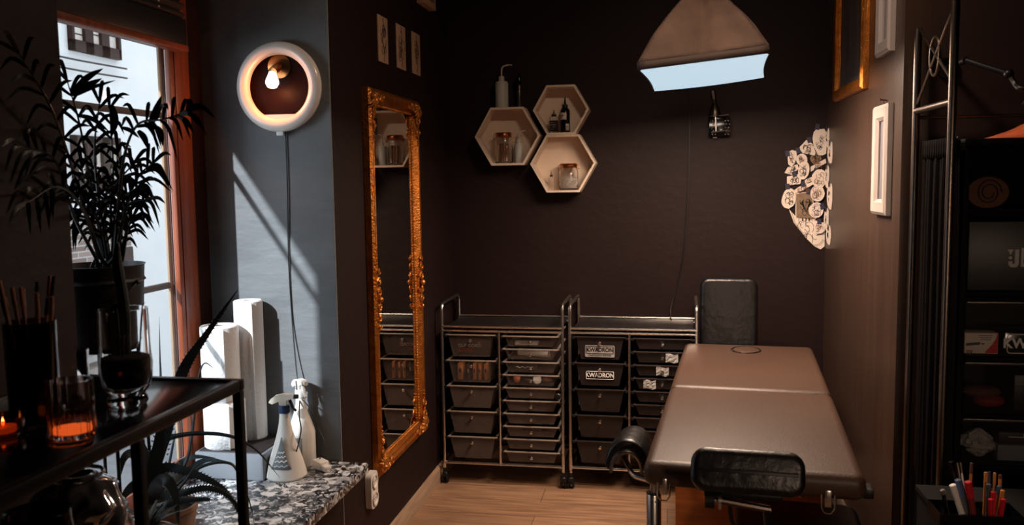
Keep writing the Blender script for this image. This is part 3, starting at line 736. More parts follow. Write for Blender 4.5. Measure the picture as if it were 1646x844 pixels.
# low amber dish
ap = at(6, 700, Z=ZT); ap.z = ZT+.0008
ad = thing('amber_dish', 'low amber glass dish at the left edge beside the tall brush glass', 'dish', ap)
link(MB().lathe([(0, 0), (.034, 0), (.040, .012), (.042, .035), (.039, .035), (.037, .014), (.03, .005), (0, .005)], 40), 'dish_glass', 'amber_glass', ad)
w2 = link(MB().lathe([(0, .0055), (.022, .0055), (.022, .016), (0, .016)], 24), 'tea_light', 'wax', ad)
link(MB().lathe([(0, .0165), (.0025, .020), (.003, .024), (0, .034)], 12), 'flame', 'flame', w2)
# a slim glass tumbler behind the candle glass
tp = at(122, 655, Z=ZT); tp.z = ZT+.0008
tu = thing('glass_tumbler', 'slim clear glass standing behind the ribbed candle glass', 'glass', tp)
link(MB().lathe([(0, 0), (.026, 0), (.028, .003), (.030, .12), (.0275, .12), (.0258, .012), (0, .011)], 36), 'tumbler_glass', 'glass', tu)

# ------------------------------------------------------------------ palm in a black bucket on a plant stand
pc_ = at(165, 500, Y=2.15); zb0 = at(165, 552, Y=2.15).z; zb1 = at(165, 425, Y=2.15).z
bkx, bky, br = pc_.x+.0, 2.15, .116
ps = thing('plant_stand', 'thin black plant stand on the sill under the bucket of palm', 'stand', (bkx, bky, ZS+.0005))
hs = zb0-ZS-.0005
for i in range(4):
    a = PI/4+i*PI/2
    link(MB().tube([(.105*math.cos(a), .105*math.sin(a), 0), (.098*math.cos(a), .098*math.sin(a), hs-.012)], .005, 8), 'leg', 'dark_metal', ps)
link(MB().lathe([(0, hs-.012), (.104, hs-.012), (.104, hs-.001), (0, hs-.001)], 32), 'plate', 'dark_metal', ps)
pa = thing('potted_palm', 'feathery palm in a black metal bucket silhouetted against the window', 'plant', (bkx, bky, zb0))
hb = zb1-zb0
link(MB().lathe([(0, 0), (br*.86, 0), (br*.88, .004), (br*.95, hb*.78), (br*1.0, hb*.80), (br*.96, hb*.83), (br*.98, hb*.98), (br*1.01, hb), (br*.97, hb), (br*.92, hb*.8), (0, hb*.8)], 40), 'bucket', 'bucket', pa)
link(MB().lathe([(0, hb*.815), (br*.90, hb*.81), (br*.9, hb*.805), (0, hb*.805)], 24), 'soil', 'soil', pa)
for s_ in (1, -1):
    link(MB().ball((s_*br*1.0, -.01, hb*.78), .008, 10), 'handle_lug', 'dark_metal', pa)
link(MB().tube(smooth_path([(br*math.cos(q)*1.02, -.012-br*.75*math.sin(q), hb*.78-.055*math.sin(q)) for q in [PI*i/8 for i in range(9)]], 4), .0028, 6), 'bail_handle', 'dark_metal', pa)
stems = [([(170, 425, 2.15), (150, 320, 2.12), (128, 200, 2.08), (108, 130, 2.02)], .35),
         ([(176, 425, 2.15), (160, 330, 2.12), (152, 240, 2.10), (160, 165, 2.08)], .45),
         ([(188, 425, 2.15), (200, 340, 2.12), (222, 285, 2.10), (246, 262, 2.08)], .35),
         ([(183, 425, 2.15), (190, 330, 2.10), (200, 250, 2.05), (222, 200, 2.0), (262, 192, 1.95), (300, 180, 1.92)], .55),
         ([(165, 425, 2.12), (135, 340, 2.0), (95, 300, 1.8), (45, 325, 1.66)], .35),
         ([(162, 425, 2.12), (125, 300, 2.0), (85, 180, 1.82), (30, 85, 1.70)], .4),
         ([(195, 425, 2.15), (204, 365, 2.14), (200, 320, 2.12), (222, 300, 2.1)], .4),
         ([(172, 425, 2.15), (152, 370, 2.14), (135, 340, 2.1), (118, 350, 2.08)], .4),
         ([(160, 425, 2.1), (120, 350, 1.98), (90, 260, 1.80), (40, 235, 1.68)], .4),
         ([(185, 425, 2.15), (178, 340, 2.16), (182, 270, 2.16), (176, 175, 2.16)], .5),
         ([(178, 425, 2.15), (168, 350, 2.15), (185, 300, 2.12), (215, 262, 2.1)], .4),
         ([(168, 425, 2.15), (155, 375, 2.16), (140, 320, 2.16), (132, 270, 2.15)], .3),
         ([(182, 425, 2.15), (186, 375, 2.17), (176, 330, 2.18), (158, 300, 2.18)], .3),
         ([(186, 425, 2.15), (192, 380, 2.12), (206, 330, 2.1), (232, 322, 2.08)], .4),
         ([(174, 425, 2.15), (166, 380, 2.12), (150, 345, 2.1), (125, 318, 2.1)], .3),
         ([(180, 425, 2.15), (184, 360, 2.15), (196, 300, 2.16), (190, 245, 2.16)], .3),
         ([(190, 425, 2.15), (198, 390, 2.15), (208, 360, 2.15), (212, 352, 2.15)], .3)]
rnd = random.Random(21)
for i, (p, st_) in enumerate(stems):
    P = smooth_path(Ld(p), 8); n = len(P)
    P[0].z = zb0+hb*.81; P[0].x = bkx+rnd.uniform(-.05, .05); P[0].y = bky+rnd.uniform(-.05, .05)
    fd = link(MB().tube(P, [.0055*(1-.75*k/n) for k in range(n)], 6), 'frond', 'leaf_dark', pa, True)
    lb = MB(); k = int(n*st_); c = 0
    while k < n:
        t_ = (P[min(k+1, n-1)]-P[k-1]).normalized(); view = (CAM-P[k]).normalized(); sd = t_.cross(view).normalized()*(1 if c % 2 else -1)
        u = (k-n*st_)/(n*(1-st_)); ln = (.082-.03*abs(u-.4))*rnd.uniform(.7, 1.25)*(.72 if i > 10 else 1); dv = (sd*rnd.uniform(.7, 1.1)+t_*(.55+.6*u)+view*rnd.uniform(-.5, .5)).normalized()
        a = P[k]; b = a+dv*ln*.55+Vector((0, 0, .006)); e = a+dv*ln+Vector((0, 0, -rnd.uniform(.015, .05)))
        lb.leaf([a, b, e], .0095, .0018, n=4); c += 1; k += 1 if i in (4, 5, 8) else (1 if c % 3 else 2)
    t_ = (P[-1]-P[-2]).normalized(); lb.leaf([P[-1], P[-1]+t_*.05, P[-1]+t_*.08+Vector((0, 0, -.02))], .010, .002, n=4)
    link(lb, 'leaflets', 'leaf_dark', fd, True)
for p, wd in ([[(240, 205, 1.98), (250, 180, 1.98), (260, 153, 1.98)], .022], [[(245, 202, 1.98), (258, 212, 1.98), (262, 236, 1.98)], .018], [[(222, 210, 2.0), (232, 222, 2.0), (238, 240, 2.0)], .02],
              [[(196, 205, 2.0), (210, 210, 2.0), (224, 222, 2.0)], .014], [[(180, 170, 2.1), (184, 195, 2.1), (178, 222, 2.1)], .026], [[(295, 182, 1.92), (320, 170, 1.9), (347, 190, 1.9)], .016],
              [[(290, 184, 1.92), (305, 182, 1.9), (322, 205, 1.9)], .016], [[(285, 186, 1.92), (300, 195, 1.9), (312, 215, 1.9)], .014], [[(115, 150, 2.0), (140, 125, 2.0), (166, 110, 2.0)], .02],
              [[(115, 152, 2.0), (140, 138, 2.0), (164, 126, 2.0)], .022], [[(118, 155, 2.0), (150, 140, 2.0), (186, 129, 2.0)], .012], [[(125, 185, 2.08), (150, 192, 2.08), (176, 212, 2.08)], .016]):
    link(MB().leaf(Ld(p), wd*.8, .002, n=5), 'leaflet', 'leaf_dark', pa, True)

# ------------------------------------------------------------------ hexagon shelves on the back wall
YF = YB-.12
def hexagon(R, dx=0, dz=0): return [(dx+R*math.cos(k*PI/3), dz+R*math.sin(k*PI/3)) for k in range(6)]
def hex_shelf(cx, cz, R, label, rot=0):
    t = thing('hexagon_shelf', label, 'shelf', (cx, YB, cz-R*.866), group='hexagon shelves')
    z0 = R*.866; Ro, Ri = R, R-.013
    f = MB(); A = [f.bm.verts.new((x, -.12, z+z0)) for x, z in hexagon(Ro)]; B = [f.bm.verts.new((x, -.12, z+z0)) for x, z in hexagon(Ri)]
    A2 = [f.bm.verts.new((x, -.0005, z+z0)) for x, z in hexagon(Ro)]; B2 = [f.bm.verts.new((x, -.0005, z+z0)) for x, z in hexagon(Ri)]
    for k in range(6):
        j = (k+1) % 6
        for q in ((A[k], A[j], B[j], B[k]), (A2[k], B2[k], B2[j], A2[j]), (A[k], A2[k], A2[j], A[j]), (B[k], B[j], B2[j], B2[k])): f.bm.faces.new(q)
    link(f, 'frame', 'hex_wood', t, shade=20)
    link(MB().plate([(x, -.008, z+z0) for x, z in hexagon(Ri-.0004)], (0, .007, 0)), 'back_panel', 'hex_wood', t)
    return cz-Ri*.866
fa = hex_shelf(-.859, 1.842, .180, 'left hexagon shelf, largest of three, holding a clip jar and wash bottle')
fb = hex_shelf(-.566, 1.976, .1515, 'upper right hexagon shelf holding two dark ink bottles')
fc = hex_shelf(-.557, 1.690, .178, 'lower right hexagon shelf holding a jar of white crystals')
def clip_jar(c, r, h, label, fill):
    t = thing('clip_jar', label, 'jar', c)
    link(MB().lathe([(0, 0), (r*.92, 0), (r, .006), (r, h*.72), (r*.82, h*.84), (r*.82, h*.88), (r*.76, h*.88), (r*.76, h*.83), (r*.93, h*.71), (r*.93, .01), (r*.85, .007), (0, .006)], 36), 'jar_glass', 'glass', t)
    lid = link(MB().lathe([(0, h*.885), (r*.86, h*.885), (r*.88, h*.90), (r*.88, h*.96), (r*.80, h), (0, h)], 32), 'lid', 'copper', t, label='copper lid')
    wire = MB().tube([(r*.86*math.cos(a), r*.86*math.sin(a), h*.86) for a in [2*PI*i/24 for i in range(24)]], .0018, 6, closed=True)
    for s in (-1, 1):
        wire.tube(smooth_path([(s*r*.87, -.008, h*.86), (s*r*1.08, -.01, h*.80), (s*r*1.05, -.01, h*.92), (s*r*.8, -.008, h*1.01)], 5), .0018, 6)
    wire.tube([(-r*.8, -.008, h*1.01), (r*.8, -.008, h*1.01)], .0018, 6)
    link(wire, 'wire_clasp', 'copper', t)
    if fill == 'sticks':
        for i in range(7):
            a = i*.9; link(MB().box((r*.45*math.cos(a), r*.45*math.sin(a), h*.36), (.010, .004, h*.62), .001, rot=rzm(a) @ ry(.12*math.sin(i))), 'wooden_stick', 'brush_wood', t)
    else:
        rnd = random.Random(9); cr = MB()
        cr.lathe([(0, .012), (r*.84, .012), (r*.9, .02), (r*.9, h*.45), (r*.5, h*.52), (0, h*.5)], 28)
        for i in range(90):
            a = rnd.uniform(0, 6.28); q = r*.84*math.sqrt(rnd.random()); cr.box((q*math.cos(a), q*math.sin(a), h*(.48+.06*rnd.random())-.02*q/r), (.009, .007, .008), .001, 1, rot=rzm(a) @ rx(a*2))
        for i in range(110):
            a = rnd.uniform(0, 6.28); cr.box((r*.87*math.cos(a), r*.87*math.sin(a), rnd.uniform(.02, h*.44)), (.009, .007, .008), .001, 1, rot=rzm(a) @ rx(a*2))
        cr_ = link(cr, 'white_crystals', 'crystals', t, shade=0); cr_['kind'] = 'stuff'
    return t
def P_on(px, z, y=YF+.055):
    p = at(px, 250, Y=y); p.z = z+.0005; return p
def szs(px0, px1, Y): return at(px1, 250, Y=Y).x-at(px0, 250, Y=Y).x
hy = YF+.055
clip_jar(P_on(810, fa), .050, .165, 'clip top glass jar of wooden sticks in the left hexagon shelf', 'sticks')
clip_jar(P_on(914, fc), .052, .140, 'clip top glass jar of white crystals in the lower right hexagon shelf', 'crystals')
def wash_bottle(c, r, h, label, mtl, rz=0):
    t = thing('wash_bottle', label, 'bottle', c, rz)
    link(MB().lathe([(0, 0), (r*.95, 0), (r, .004), (r, h*.92), (r*.85, h), (r*.42, h*1.01), (r*.42, h*1.03), (0, h*1.03)], 32), 'bottle_body', mtl, t)
    link(MB().lathe([(0, h*1.02), (r*.45, h*1.02), (r*.45, h*1.18), (r*.3, h*1.21), (0, h*1.21)], 20), 'screw_cap', 'soft_frosted', t)
    link(MB().tube(smooth_path([(0, 0, h*1.2), (.001, 0, h*1.42), (.006, 0, h*1.54), (.02, 0, h*1.60), (r*1.25, 0, h*1.62), (r*1.65, 0, h*1.61)], 5), [.0042]*20+[.003]*6, 8), 'bent_spout', 'soft_frosted', t)
    return t
wash_bottle(P_on(808, 1.842+.180*.866, hy), .036, .142, 'frosted wash bottle with a bent spout on top of the left hexagon shelf', 'frosted')
wash_bottle(P_on(834, fa, hy+.015), .0235, .108, 'smaller wash bottle beside the jar inside the left hexagon shelf', 'frosted')
t = thing('dropper_tool', 'slim dark dropper bottle beside the wash bottle on the left hexagon shelf', 'bottle', P_on(836, 1.842+.180*.866, hy))
link(MB().lathe([(0, 0), (.008, 0), (.009, .004), (.0075, .115), (.006, .12), (0, .12)], 18), 'tube_body', 'gun_metal', t)
link(MB().lathe([(0, .12), (.013, .122), (.014, .14), (.010, .165), (.005, .185), (0, .188)], 18), 'bulb_top', 'black_gloss', t)
def ink_bottle(c, r, h, label, body, cap, lab=None, lab2=None):
    t = thing('ink_bottle', label, 'bottle', c, group='ink bottles on the hexagon shelves')
    b = link(MB().lathe([(0, 0), (r*.94, 0), (r, .003), (r, h*.62), (r*.8, h*.67), (r*.45, h*.70), (0, h*.70)], 28), 'bottle_body', body, t)
    link(MB().lathe([(0, h*.695), (r*.56, h*.695), (r*.56, h*.79), (r*.3, h*.80), (0, h*.80)], 20), 'cap', cap, t)
    link(MB().lathe([(0, h*.80), (r*.28, h*.80), (r*.12, h*.98), (r*.08, h), (0, h)], 16), 'nozzle_tip', 'black_plastic' if lab2 else 'gun_metal', t)
    for q, (z0, z1, a0, a1, mt2) in enumerate([x for x in (lab, lab2) if x]):
        l = MB(); R = r+.0008+.0004*q; vs = [[l.bm.verts.new((R*math.cos(a0+(a1-a0)*i/12), R*math.sin(a0+(a1-a0)*i/12), z*h)) for i in range(13)] for z in (z0, z1)]
        for i in range(12): l.bm.faces.new((vs[0][i], vs[0][i+1], vs[1][i+1], vs[1][i]))
        lo = link(l, 'label_sticker', mt2, b); lo.modifiers.new('thick', 'SOLIDIFY').thickness = .0006
        n = MB()
        for k in range(4 if q == 0 else 3):
            zz = h*(z0+(z1-z0)*(.2+.2*k)); m0 = a0+(a1-a0)*.12; m1 = a0+(a1-a0)*(.5+.1*(k % 3))
            n.tube([((R+.0012)*math.cos(m0+(m1-m0)*i/6), (R+.0012)*math.sin(m0+(m1-m0)*i/6), zz) for i in range(7)], .0016 if k == 2 else .0009, 4)
        link(n, 'label_print', 'ink' if mt2 != 'dark_box' else 'grey_print', lo)
    return t
ink_bottle(P_on(891, fb, hy-.01), .024, .125, 'short ink bottle with a black wrap in the upper right hexagon shelf', 'glass', 'black_plastic', (.06, .52, -2.8, -.3, 'dark_box'))
ink_bottle(P_on(909, fb, hy), .0255, .190, 'tall black ink bottle with a cream label in the upper right hexagon shelf', 'black_gloss', 'black_plastic', (.36, .56, -2.9, -1.2, 'cream_paper'), (.06, .25, -1.35, -.6, 'cream_paper'))
ink_bottle(P_on(886, fc, hy), .015, .105, 'tiny clear dropper bottle beside the crystal jar in the lower right shelf', 'glass', 'black_plastic')

# ------------------------------------------------------------------ drawer trolleys
TRW, TRD = .635, .385
def trolley(root, dark):
    xl, xr, xm = 0, TRW, TRW*.478
    zt, zbm = .845, .115
    lip = 'drawer_lip_dark' if dark else 'drawer_lip'
    for x in (xl, xr):
        P = [(x, 0, .075), (x, 0, .93)]+[(x, .03-.03*math.cos(a), .93+.035*math.sin(a)) for a in (PI/6, PI/3, PI/2)]+[(x, TRD-.03+.03*math.sin(a), .93+.035*math.cos(a)) for a in (0, PI/6, PI/3, PI/2)]+[(x, TRD, .075)]
        link(MB().tube(P, .0085, 10), 'side_frame', 'chrome', root)
    for z in (zt, zt-.022):
        for y in (-.002, TRD): link(MB().tube([(xl, y, z), (xr, y, z)], .0065, 8), 'top_rail', 'chrome', root)
    link(MB().tube([(xl, -.002, zbm), (xr, -.002, zbm)], .007, 8).tube([(xl, TRD, zbm), (xr, TRD, zbm)], .007, 8).tube([(xl, 0, zbm), (xl, TRD, zbm)], .006, 8).tube([(xr, 0, zbm), (xr, TRD, zbm)], .006, 8), 'bottom_rail', 'chrome', root)
    for y in (-.002, TRD): link(MB().tube([(xm, y, zbm), (xm, y, zt-.02)], .007, 8), 'centre_post', 'chrome', root)
    link(MB().box2((xl+.012, .01, zt-.012), (xr-.012, TRD-.01, zt-.004), .003), 'top_tray', 'black_tray', root)
    for x in (xl, xr):
        for y in (0, TRD):
            cs = MB().cyl((x, y, .05), (x, y, .085), .010, seg=10)
            cs.box((x, y+.004, .048), (.032, .038, .03), .010, 3)
            c = link(cs, 'caster', 'black_plastic', root)
            for s in (-.010, .010): link(MB().lathe([(0, -.006), (.020, -.006), (.0235, -.003), (.0235, .003), (.020, .006), (0, .006)], 20, (x+s, y+.012, .0238), ry(PI/2)), 'wheel', 'black_rubber', c)
    slots = []
    def drawer(x0, x1, ztop, h, idx, big):
        cx = (x0+x1)/2; a = (x1-x0)/2-.026; b = a*(.80 if big else .86)
        d = MB(); dep = .33
        F = [(cx-a, .004, ztop), (cx+a, .004, ztop), (cx+b, .010, ztop-h), (cx-b, .010, ztop-h)]
        B = [(x, dep, z) for x, y, z in F]
        d._add(F+B, [(0, 1, 2, 3), (4, 7, 6, 5), (0, 3, 7, 4), (1, 5, 6, 2), (3, 2, 6, 7)])
        frost = (not big and idx >= 4) or (big and idx >= 2)
        o = link(d, 'drawer', 'drawer_dark' if dark else ('drawer_frost' if frost else 'drawer_smoke'), root, shade=0)
        so = o.modifiers.new('wall', 'SOLIDIFY'); so.thickness = .0018; so.offset = 0
        link(MB().box((cx, .001, ztop+.003), ((x1-x0)-.022, .014, .007), .003).box((cx-a-.006, dep/2, ztop+.003), (.012, dep, .005), .001).box((cx+a+.006, dep/2, ztop+.003), (.012, dep, .005), .001), 'lip', lip, o)
        k = MB().lathe([(0, 0), (.0045, 0), (.004, .006), (.008, .010), (.0095, .015), (.007, .020), (0, .022)], 16, (cx, .004, ztop-(.026 if big else h*.5)), rx(PI/2))
        link(k, 'knob', 'chrome', o)
        for q in (x0+.010, x1-.010): link(MB().box((q, .002, ztop-.002), (.018, .02, .012), .002), 'runner_clip', 'black_plastic', o)
        slots.append((cx, a, b, ztop, h))
    for i in range(5): drawer(xl+.006, xm-.004, zt-.047-i*.1365, .112, i, True)
    for i in range(10): drawer(xm+.004, xr-.006, zt-.050-i*.0682, .050, i, False)
    return slots
T1 = thing('drawer_trolley', 'chrome trolley of smoky translucent drawers left of the other trolley by the mirror', 'trolley', (-1.167, 4.385, .001), group='drawer trolleys')
s1 = trolley(T1, False)
T2 = thing('drawer_trolley', 'chrome trolley of dark drawers partly hidden behind the massage table', 'trolley', (-.494, 4.39, .001), -.02, group='drawer trolleys')
s2 = trolley(T2, True)
kn = at(897, 637, Y=4.36); l1 = kn-Vector((-1.167, 4.385, .001))
link(MB().lathe([(0, 0), (.010, 0), (.017, .005), (.017, .020), (.012, .025), (0, .025)], 20, (TRW-.022, -.016, l1.z), rx(PI/2)), 'clamp_knob', 'black_plastic', T1, label='round black clamp knob')
# what the left trolley holds
O1 = Vector((-1.167, 4.385, .001))
cx, a, b, zt_, h = s1[0]
p = O1+Vector((cx, .05, zt_-h+.003))
t = thing('sleeve_box', 'dark printed box lying in the top left drawer of the left trolley', 'box', p)
sb_ = link(MB().box((0, .08, .048), (b*1.9, .12, .094), .003), 'carton', 'dark_box', t)
tm = Matrix.Translation((-b*.86, .0192, .020)) @ FRONT
text('SLEEVES', .023, Matrix.Translation((-b*.88, .0185, .0185)) @ FRONT, 'red_print', 'red', sb_, .0006, 1.05, align='LEFT')
text('CLIP CORD', .023, Matrix.Translation((-b*.88, .0185, .043)) @ FRONT, 'white_print', 'white_print', sb_, .0006, 1.05, align='LEFT')
em = MB().plate([(x*.9+.03, .0195, z+.05) for x, z in [(-.012, -.004), (-.016, -.018), (-.006, -.014), (0, -.020), (.006, -.014), (.016, -.018), (.012, -.004), (.014, .010), (.008, .022), (0, .025), (-.008, .022), (-.014, .010)]], (0, -.0012, 0))
e_ = link(em, 'emblem', 'dim_red', sb_, label='small red and pale emblem')
link(MB().plate([(x+.03, .0182, z+.058) for x, z in rrect(.012, .014, .005)], (0, -.0008, 0)), 'emblem_centre', 'grey_print', e_)
t = thing('paper_stack', 'pale papers poking out above the top left drawer of the left trolley', 'paper', O1+Vector((cx-.02, .06, zt_+.0075)))
link(MB().box((0, .08, .004), (.12, .15, .007), .001), 'sheets', 'card_print', t)
cx, a, b, zt_, h = s1[1]
for i, (fx, wd, mtl, nm) in enumerate(((-.78, .30, 'brown_box', 'leftmost and widest brown carton'), (-.28, .16, 'dark_box', 'dark carton'), (.10, .18, 'brown_box', 'brown carton behind the knob'), (.42, .15, 'brown_box', 'brown carton right of the knob'), (.80, .18, 'brown_box', 'rightmost brown carton'))):
    t = thing('ink_carton', nm+' in the second left drawer of the left trolley', 'box', O1+Vector((cx+fx*b*.9, .085, zt_-h+.004)), group='cartons in the second drawer')
    link(MB().box((0, 0, .045), (wd*b*.95, .10, .088), .002), 'carton', mtl, t)
    link(MB().box((0, -.0505, .05), (wd*b*.4, .001, .02)), 'print_patch', 'soil' if mtl == 'brown_box' else 'grey_print', t)
cx, a, b, zt_, h = s1[2]
t = thing('tape_reel', 'dark round reel in the third left drawer of the left trolley', 'reel', O1+Vector((cx+b*.6, .075, zt_-h+.004)))
link(MB().lathe([(.016, -.02), (.038, -.02), (.038, .02), (.016, .02)], 28, (0, 0, .038), rx(PI/2), close=True), 'reel', 'dark_box', t)
link(MB().lathe([(.010, -.021), (.016, -.021), (.016, .021), (.010, .021)], 24, (0, 0, .038), rx(PI/2), close=True), 'core', 'kraft_paper', t)
def small(i, fx, mb, nm, mtl, label, cat, y=.06):
    cx, a, b, zt_, h = s1[i]
    t = thing(nm, label, cat, O1+Vector((cx+fx*b*.85, y, zt_-h+.0035)))
    return t, link(mb, 'body', mtl, t)
t, b_ = small(5, -.25, MB().box((0, 0, .010), (.12, .05, .018), .002), 'white_carton', 'white_print', 'flat white box in the top right drawer of the left trolley', 'box', .05)
link(MB().box((-.01, -.0255, .010), (.05, .001, .004)), 'print_line', 'dim_red', b_)
small(5, .45, MB().tube(smooth_path([(.05*math.cos(k*.7)*(1-k*.03), .03*math.sin(k*.7), .012+.003*k) for k in range(12)], 4), .0035, 6), 'coiled_cable', 'black_rubber', 'black coiled cable in the top right drawer of the left trolley', 'cable', .09)
small(5, -.72, MB().lathe([(0, 0), (.018, 0), (.02, .02), (.015, .036), (0, .036)], 18), 'dark_pot', 'dark_box', 'dark little pot in the top right drawer of the left trolley', 'pot', .07)
t, b_ = small(6, .25, MB().cyl((-.10, .03, .022), (.065, -.01, .022), .020, seg=22), 'film_roll', 'white_print', 'white film roll in the second right drawer of the left trolley', 'roll', .06)
link(MB().lathe([(.006, 0), (.0205, 0), (.0205, .004), (.006, .004)], 22, (.066, -.011, .022), ry(PI/2), close=True), 'roll_end', 'card_print', b_)
t, b_ = small(7, -.35, MB().box((0, 0, .018), (.13, .03, .034), .004), 'small_packet', 'dark_box', 'dark packet with pale squiggle print in the third right drawer', 'packet', .05)
link(MB().tube([(-.05+.01*k, -.0165, .018+.005*math.sin(k*2.2)) for k in range(10)], .0022, 5), 'print_squiggle', 'grey_print', b_)
t, b_ = small(8, -.80, MB().ball((0, 0, .021), .021, 18), 'orange_ball', 'terracotta', 'orange round ball in the fourth right drawer of the left trolley', 'ball', .045)
small(8, -.36, MB().ball((0, 0, .018), .034, 16, (1.1, .8, .52)), 'dark_pouch', 'dark_box', 'dark soft pouch next to the orange ball in the fourth drawer', 'pouch', .05)
small(8, .26, MB().lathe([(0, 0), (.022, 0), (.024, .006), (.022, .014), (0, .016)], 22, (0, 0, .022), rx(PI/2) @ ry(.3)), 'round_disc', 'white_print', 'round white disc in the fourth right drawer of the left trolley', 'disc', .04)
small(8, .78, MB().ball((0, 0, .017), .03, 16, (1.05, .8, .55)), 'brown_pouch', 'brown_cloth', 'brown soft pouch at the right of the fourth drawer', 'pouch', .05)
# stickers and wraps of the right trolley
def sticker(i, dz, w_, h_, white):
    cx, a, b, zt_, h = s2[i]
    base = Matrix.Translation(T2.location) @ Matrix.Rotation(-.02, 4, 'Z')
    c = Vector((cx, .004, zt_-dz))
    so = link(MB().plate([(c.x+x, .0052, c.z+z) for x, z in rrect(w_, h_, .006)], (0, -.0022, 0)), 'brand_sticker', 'grey_print' if white else 'black_gloss', T2, label='white printed sticker' if white else 'black printed sticker')
    fg, n = ('ink', .0018) if white else ('white_print', .0018)
    z1 = c.z+(.007 if white else 0); hh = h_*(.62 if white else .9); ww = w_*.94
    link(MB().tube([(c.x+x, .0024, z1+z) for x, z in rrect(ww, hh, .005)], .0014, 4, closed=True), 'sticker_border', fg, so)
    text('KWADRON', hh*.80, Matrix.Translation((c.x, .0026, z1)) @ FRONT, 'sticker_name', fg, so, .0010, .86)
    if white: text('CARTRIDGE SYSTEM', .0105, Matrix.Translation((c.x, .0026, c.z-h_*.36)) @ FRONT, 'sticker_line', fg, so, .0001, 1.2)
sticker(0, .070, .150, .060, True)
sticker(1, .058, .150, .044, False)
O2 = Vector(T2.location)
t = thing('paper_stack', 'folded paper sticking out above the top left drawer of the dark trolley', 'paper', O2+Vector((s2[0][0]+.02, .06, s2[0][3]+.0075)))
link(MB().box((0, .07, .005), (.10, .14, .009), .002), 'sheets', 'card_print', t)
link(MB().box((-.075, .07, .004), (.045, .12, .007), .002), 'brown_sheet', 'kraft_paper', t)
for i, fx, lab in ((6, .40, 'crinkled clear wrapper hanging at the second right drawer of the dark trolley'), (7, .0, 'crinkled clear wrapper hanging at the third right drawer of the dark trolley'), (8, -.55, 'crinkled clear wrapper hanging at the fourth right drawer of the dark trolley')):
    cx, a, b, zt_, h = s2[i]; rnd = random.Random(i)
    mb = MB(); base = O2+Vector((cx+fx*b, -.014-.004, zt_-.045))
    mb.grid(lambda u, v: Vector((base.x+(u-.5)*.062, base.y-.004*rnd.random()-.002*math.sin(u*9), base.z+v*.044+.004*math.sin(u*7))), 8, 6)
    o = solo(mb, 'clear_wrapper', 'clear_wrap', lab, 'wrapper', 'clear wrappers on the dark trolley', shade=0)
    o.modifiers.new('thick', 'SOLIDIFY').thickness = .0006

# ------------------------------------------------------------------ softbox above the massage table
nl, nr = at(1028, 112, Y=3.5), at(1236, 85, Y=3.5)
fw = (nr-nl).length*176/209*4.15/3.5
fl_, fr2 = at(1052, 146, Y=4.13), at(1228, 124, Y=4.13)
cen = (nl+nr+fl_+fr2)/4
apx = at(1128, -14, Y=3.78)
sx = thing('softbox_lamp', 'brown fabric softbox lamp hanging lit above the massage table', 'lamp', cen)
cor = [nl, nr, fr2, fl_]
ux = ((nr-nl)+(fr2-fl_)).normalized(); uy = ((fl_-nl)+(fr2-nr)).normalized(); un = ux.cross(uy).normalized()
skirt = [c+un*.030 for c in cor]
topc = [apx+ux*sx_*.045+uy*sy_*.045 for sx_, sy_ in ((-1, -1), (1, -1), (1, 1), (-1, 1))]
for q, nm in enumerate(('near', 'right', 'far', 'left')):
    a, b = skirt[q], skirt[(q+1) % 4]; c, d = topc[(q+1) % 4], topc[q]; mid = (a+b)/2; out = (mid-cen); out -= un*out.dot(un); out.normalize()
    rnd = random.Random(q)
    def fn(u, v):
        e0 = a.lerp(d, v); e1 = b.lerp(c, v); p_ = e0.lerp(e1, u)
        bulge = math.sin(PI*v)*.024*(1-.25*v)
        corner = (a+b)/2
        o1 = (e0-apx)*1.0; 
        hx = p_-apx; hx -= un*hx.dot(un)
        if hx.length > 1e-5: hx.normalize()
        crease = -.032*math.exp(-(abs(u-.5)/.10)**1.4)*(1-v*.3)
        pull = -.018*math.sin(PI*u)*math.sin(PI*v)
        wr = .011*noise.noise(Vector((u*7+q*7, v*4, q)))*math.sin(PI*v)
        return p_+hx*bulge+out*(crease+pull+wr)
    f = link(MB().grid(fn, 24, 16), 'fabric_panel', 'softbox_cloth', sx, True, shade=60)
    f.modifiers.new('thick', 'SOLIDIFY').thickness = .003
    a0_, b0_ = cor[q], cor[(q+1) % 4]
    bd = MB().grid(lambda u, v: a0_.lerp(b0_, u).lerp(a.lerp(b, u), v)+out*(-.010*math.sin(PI*u)+.004), 16, 2)
    f = link(bd, 'fabric_band', 'softbox_band', sx, True, shade=60); f.modifiers.new('thick', 'SOLIDIFY').thickness = .004
    link(MB().tube([fn(0, v/12)+(fn(0, v/12)-apx).normalized()*.003 for v in range(13)], .0035, 6), 'corner_seam', 'softbox_band', sx, True)
def dif(u, v):
    e0 = cor[0].lerp(cor[3], v); e1 = cor[1].lerp(cor[2], v); p_ = e0.lerp(e1, u)
    ins = .010*(abs(2*u-1)**3)*math.sin(PI*v)*(1 if u < .5 else -1)
    return p_+ux*ins-un*(.002+.012*math.sin(PI*u)*math.sin(PI*v)+.006*math.sin(PI*u)*(v**3))
df = link(MB().grid(dif, 24, 24), 'diffuser_sheet', 'diffuser', sx, True, shade=60, label='glowing white diffuser sheet')
for c in cor: link(MB().cyl(c-un*.004, c+un*.012, .005, seg=8), 'corner_tip', 'dark_metal', sx, True)
link(MB().cyl(apx-un*.01, apx+un*.05, .06, .05, seg=24), 'speed_ring', 'dark_metal', sx, True)
link(MB().cyl(apx+un*.05, Vector((apx.x+.02, apx.y, ZC)), .012, seg=10), 'ceiling_rod', 'dark_metal', sx, True)
lo_ = lamp('softbox_light', 'AREA', cen-un*.022, cen-un*2, 44, (1, .74, .56), shape='RECTANGLE', size=.44, size_y=.60, spread=math.radians(176))
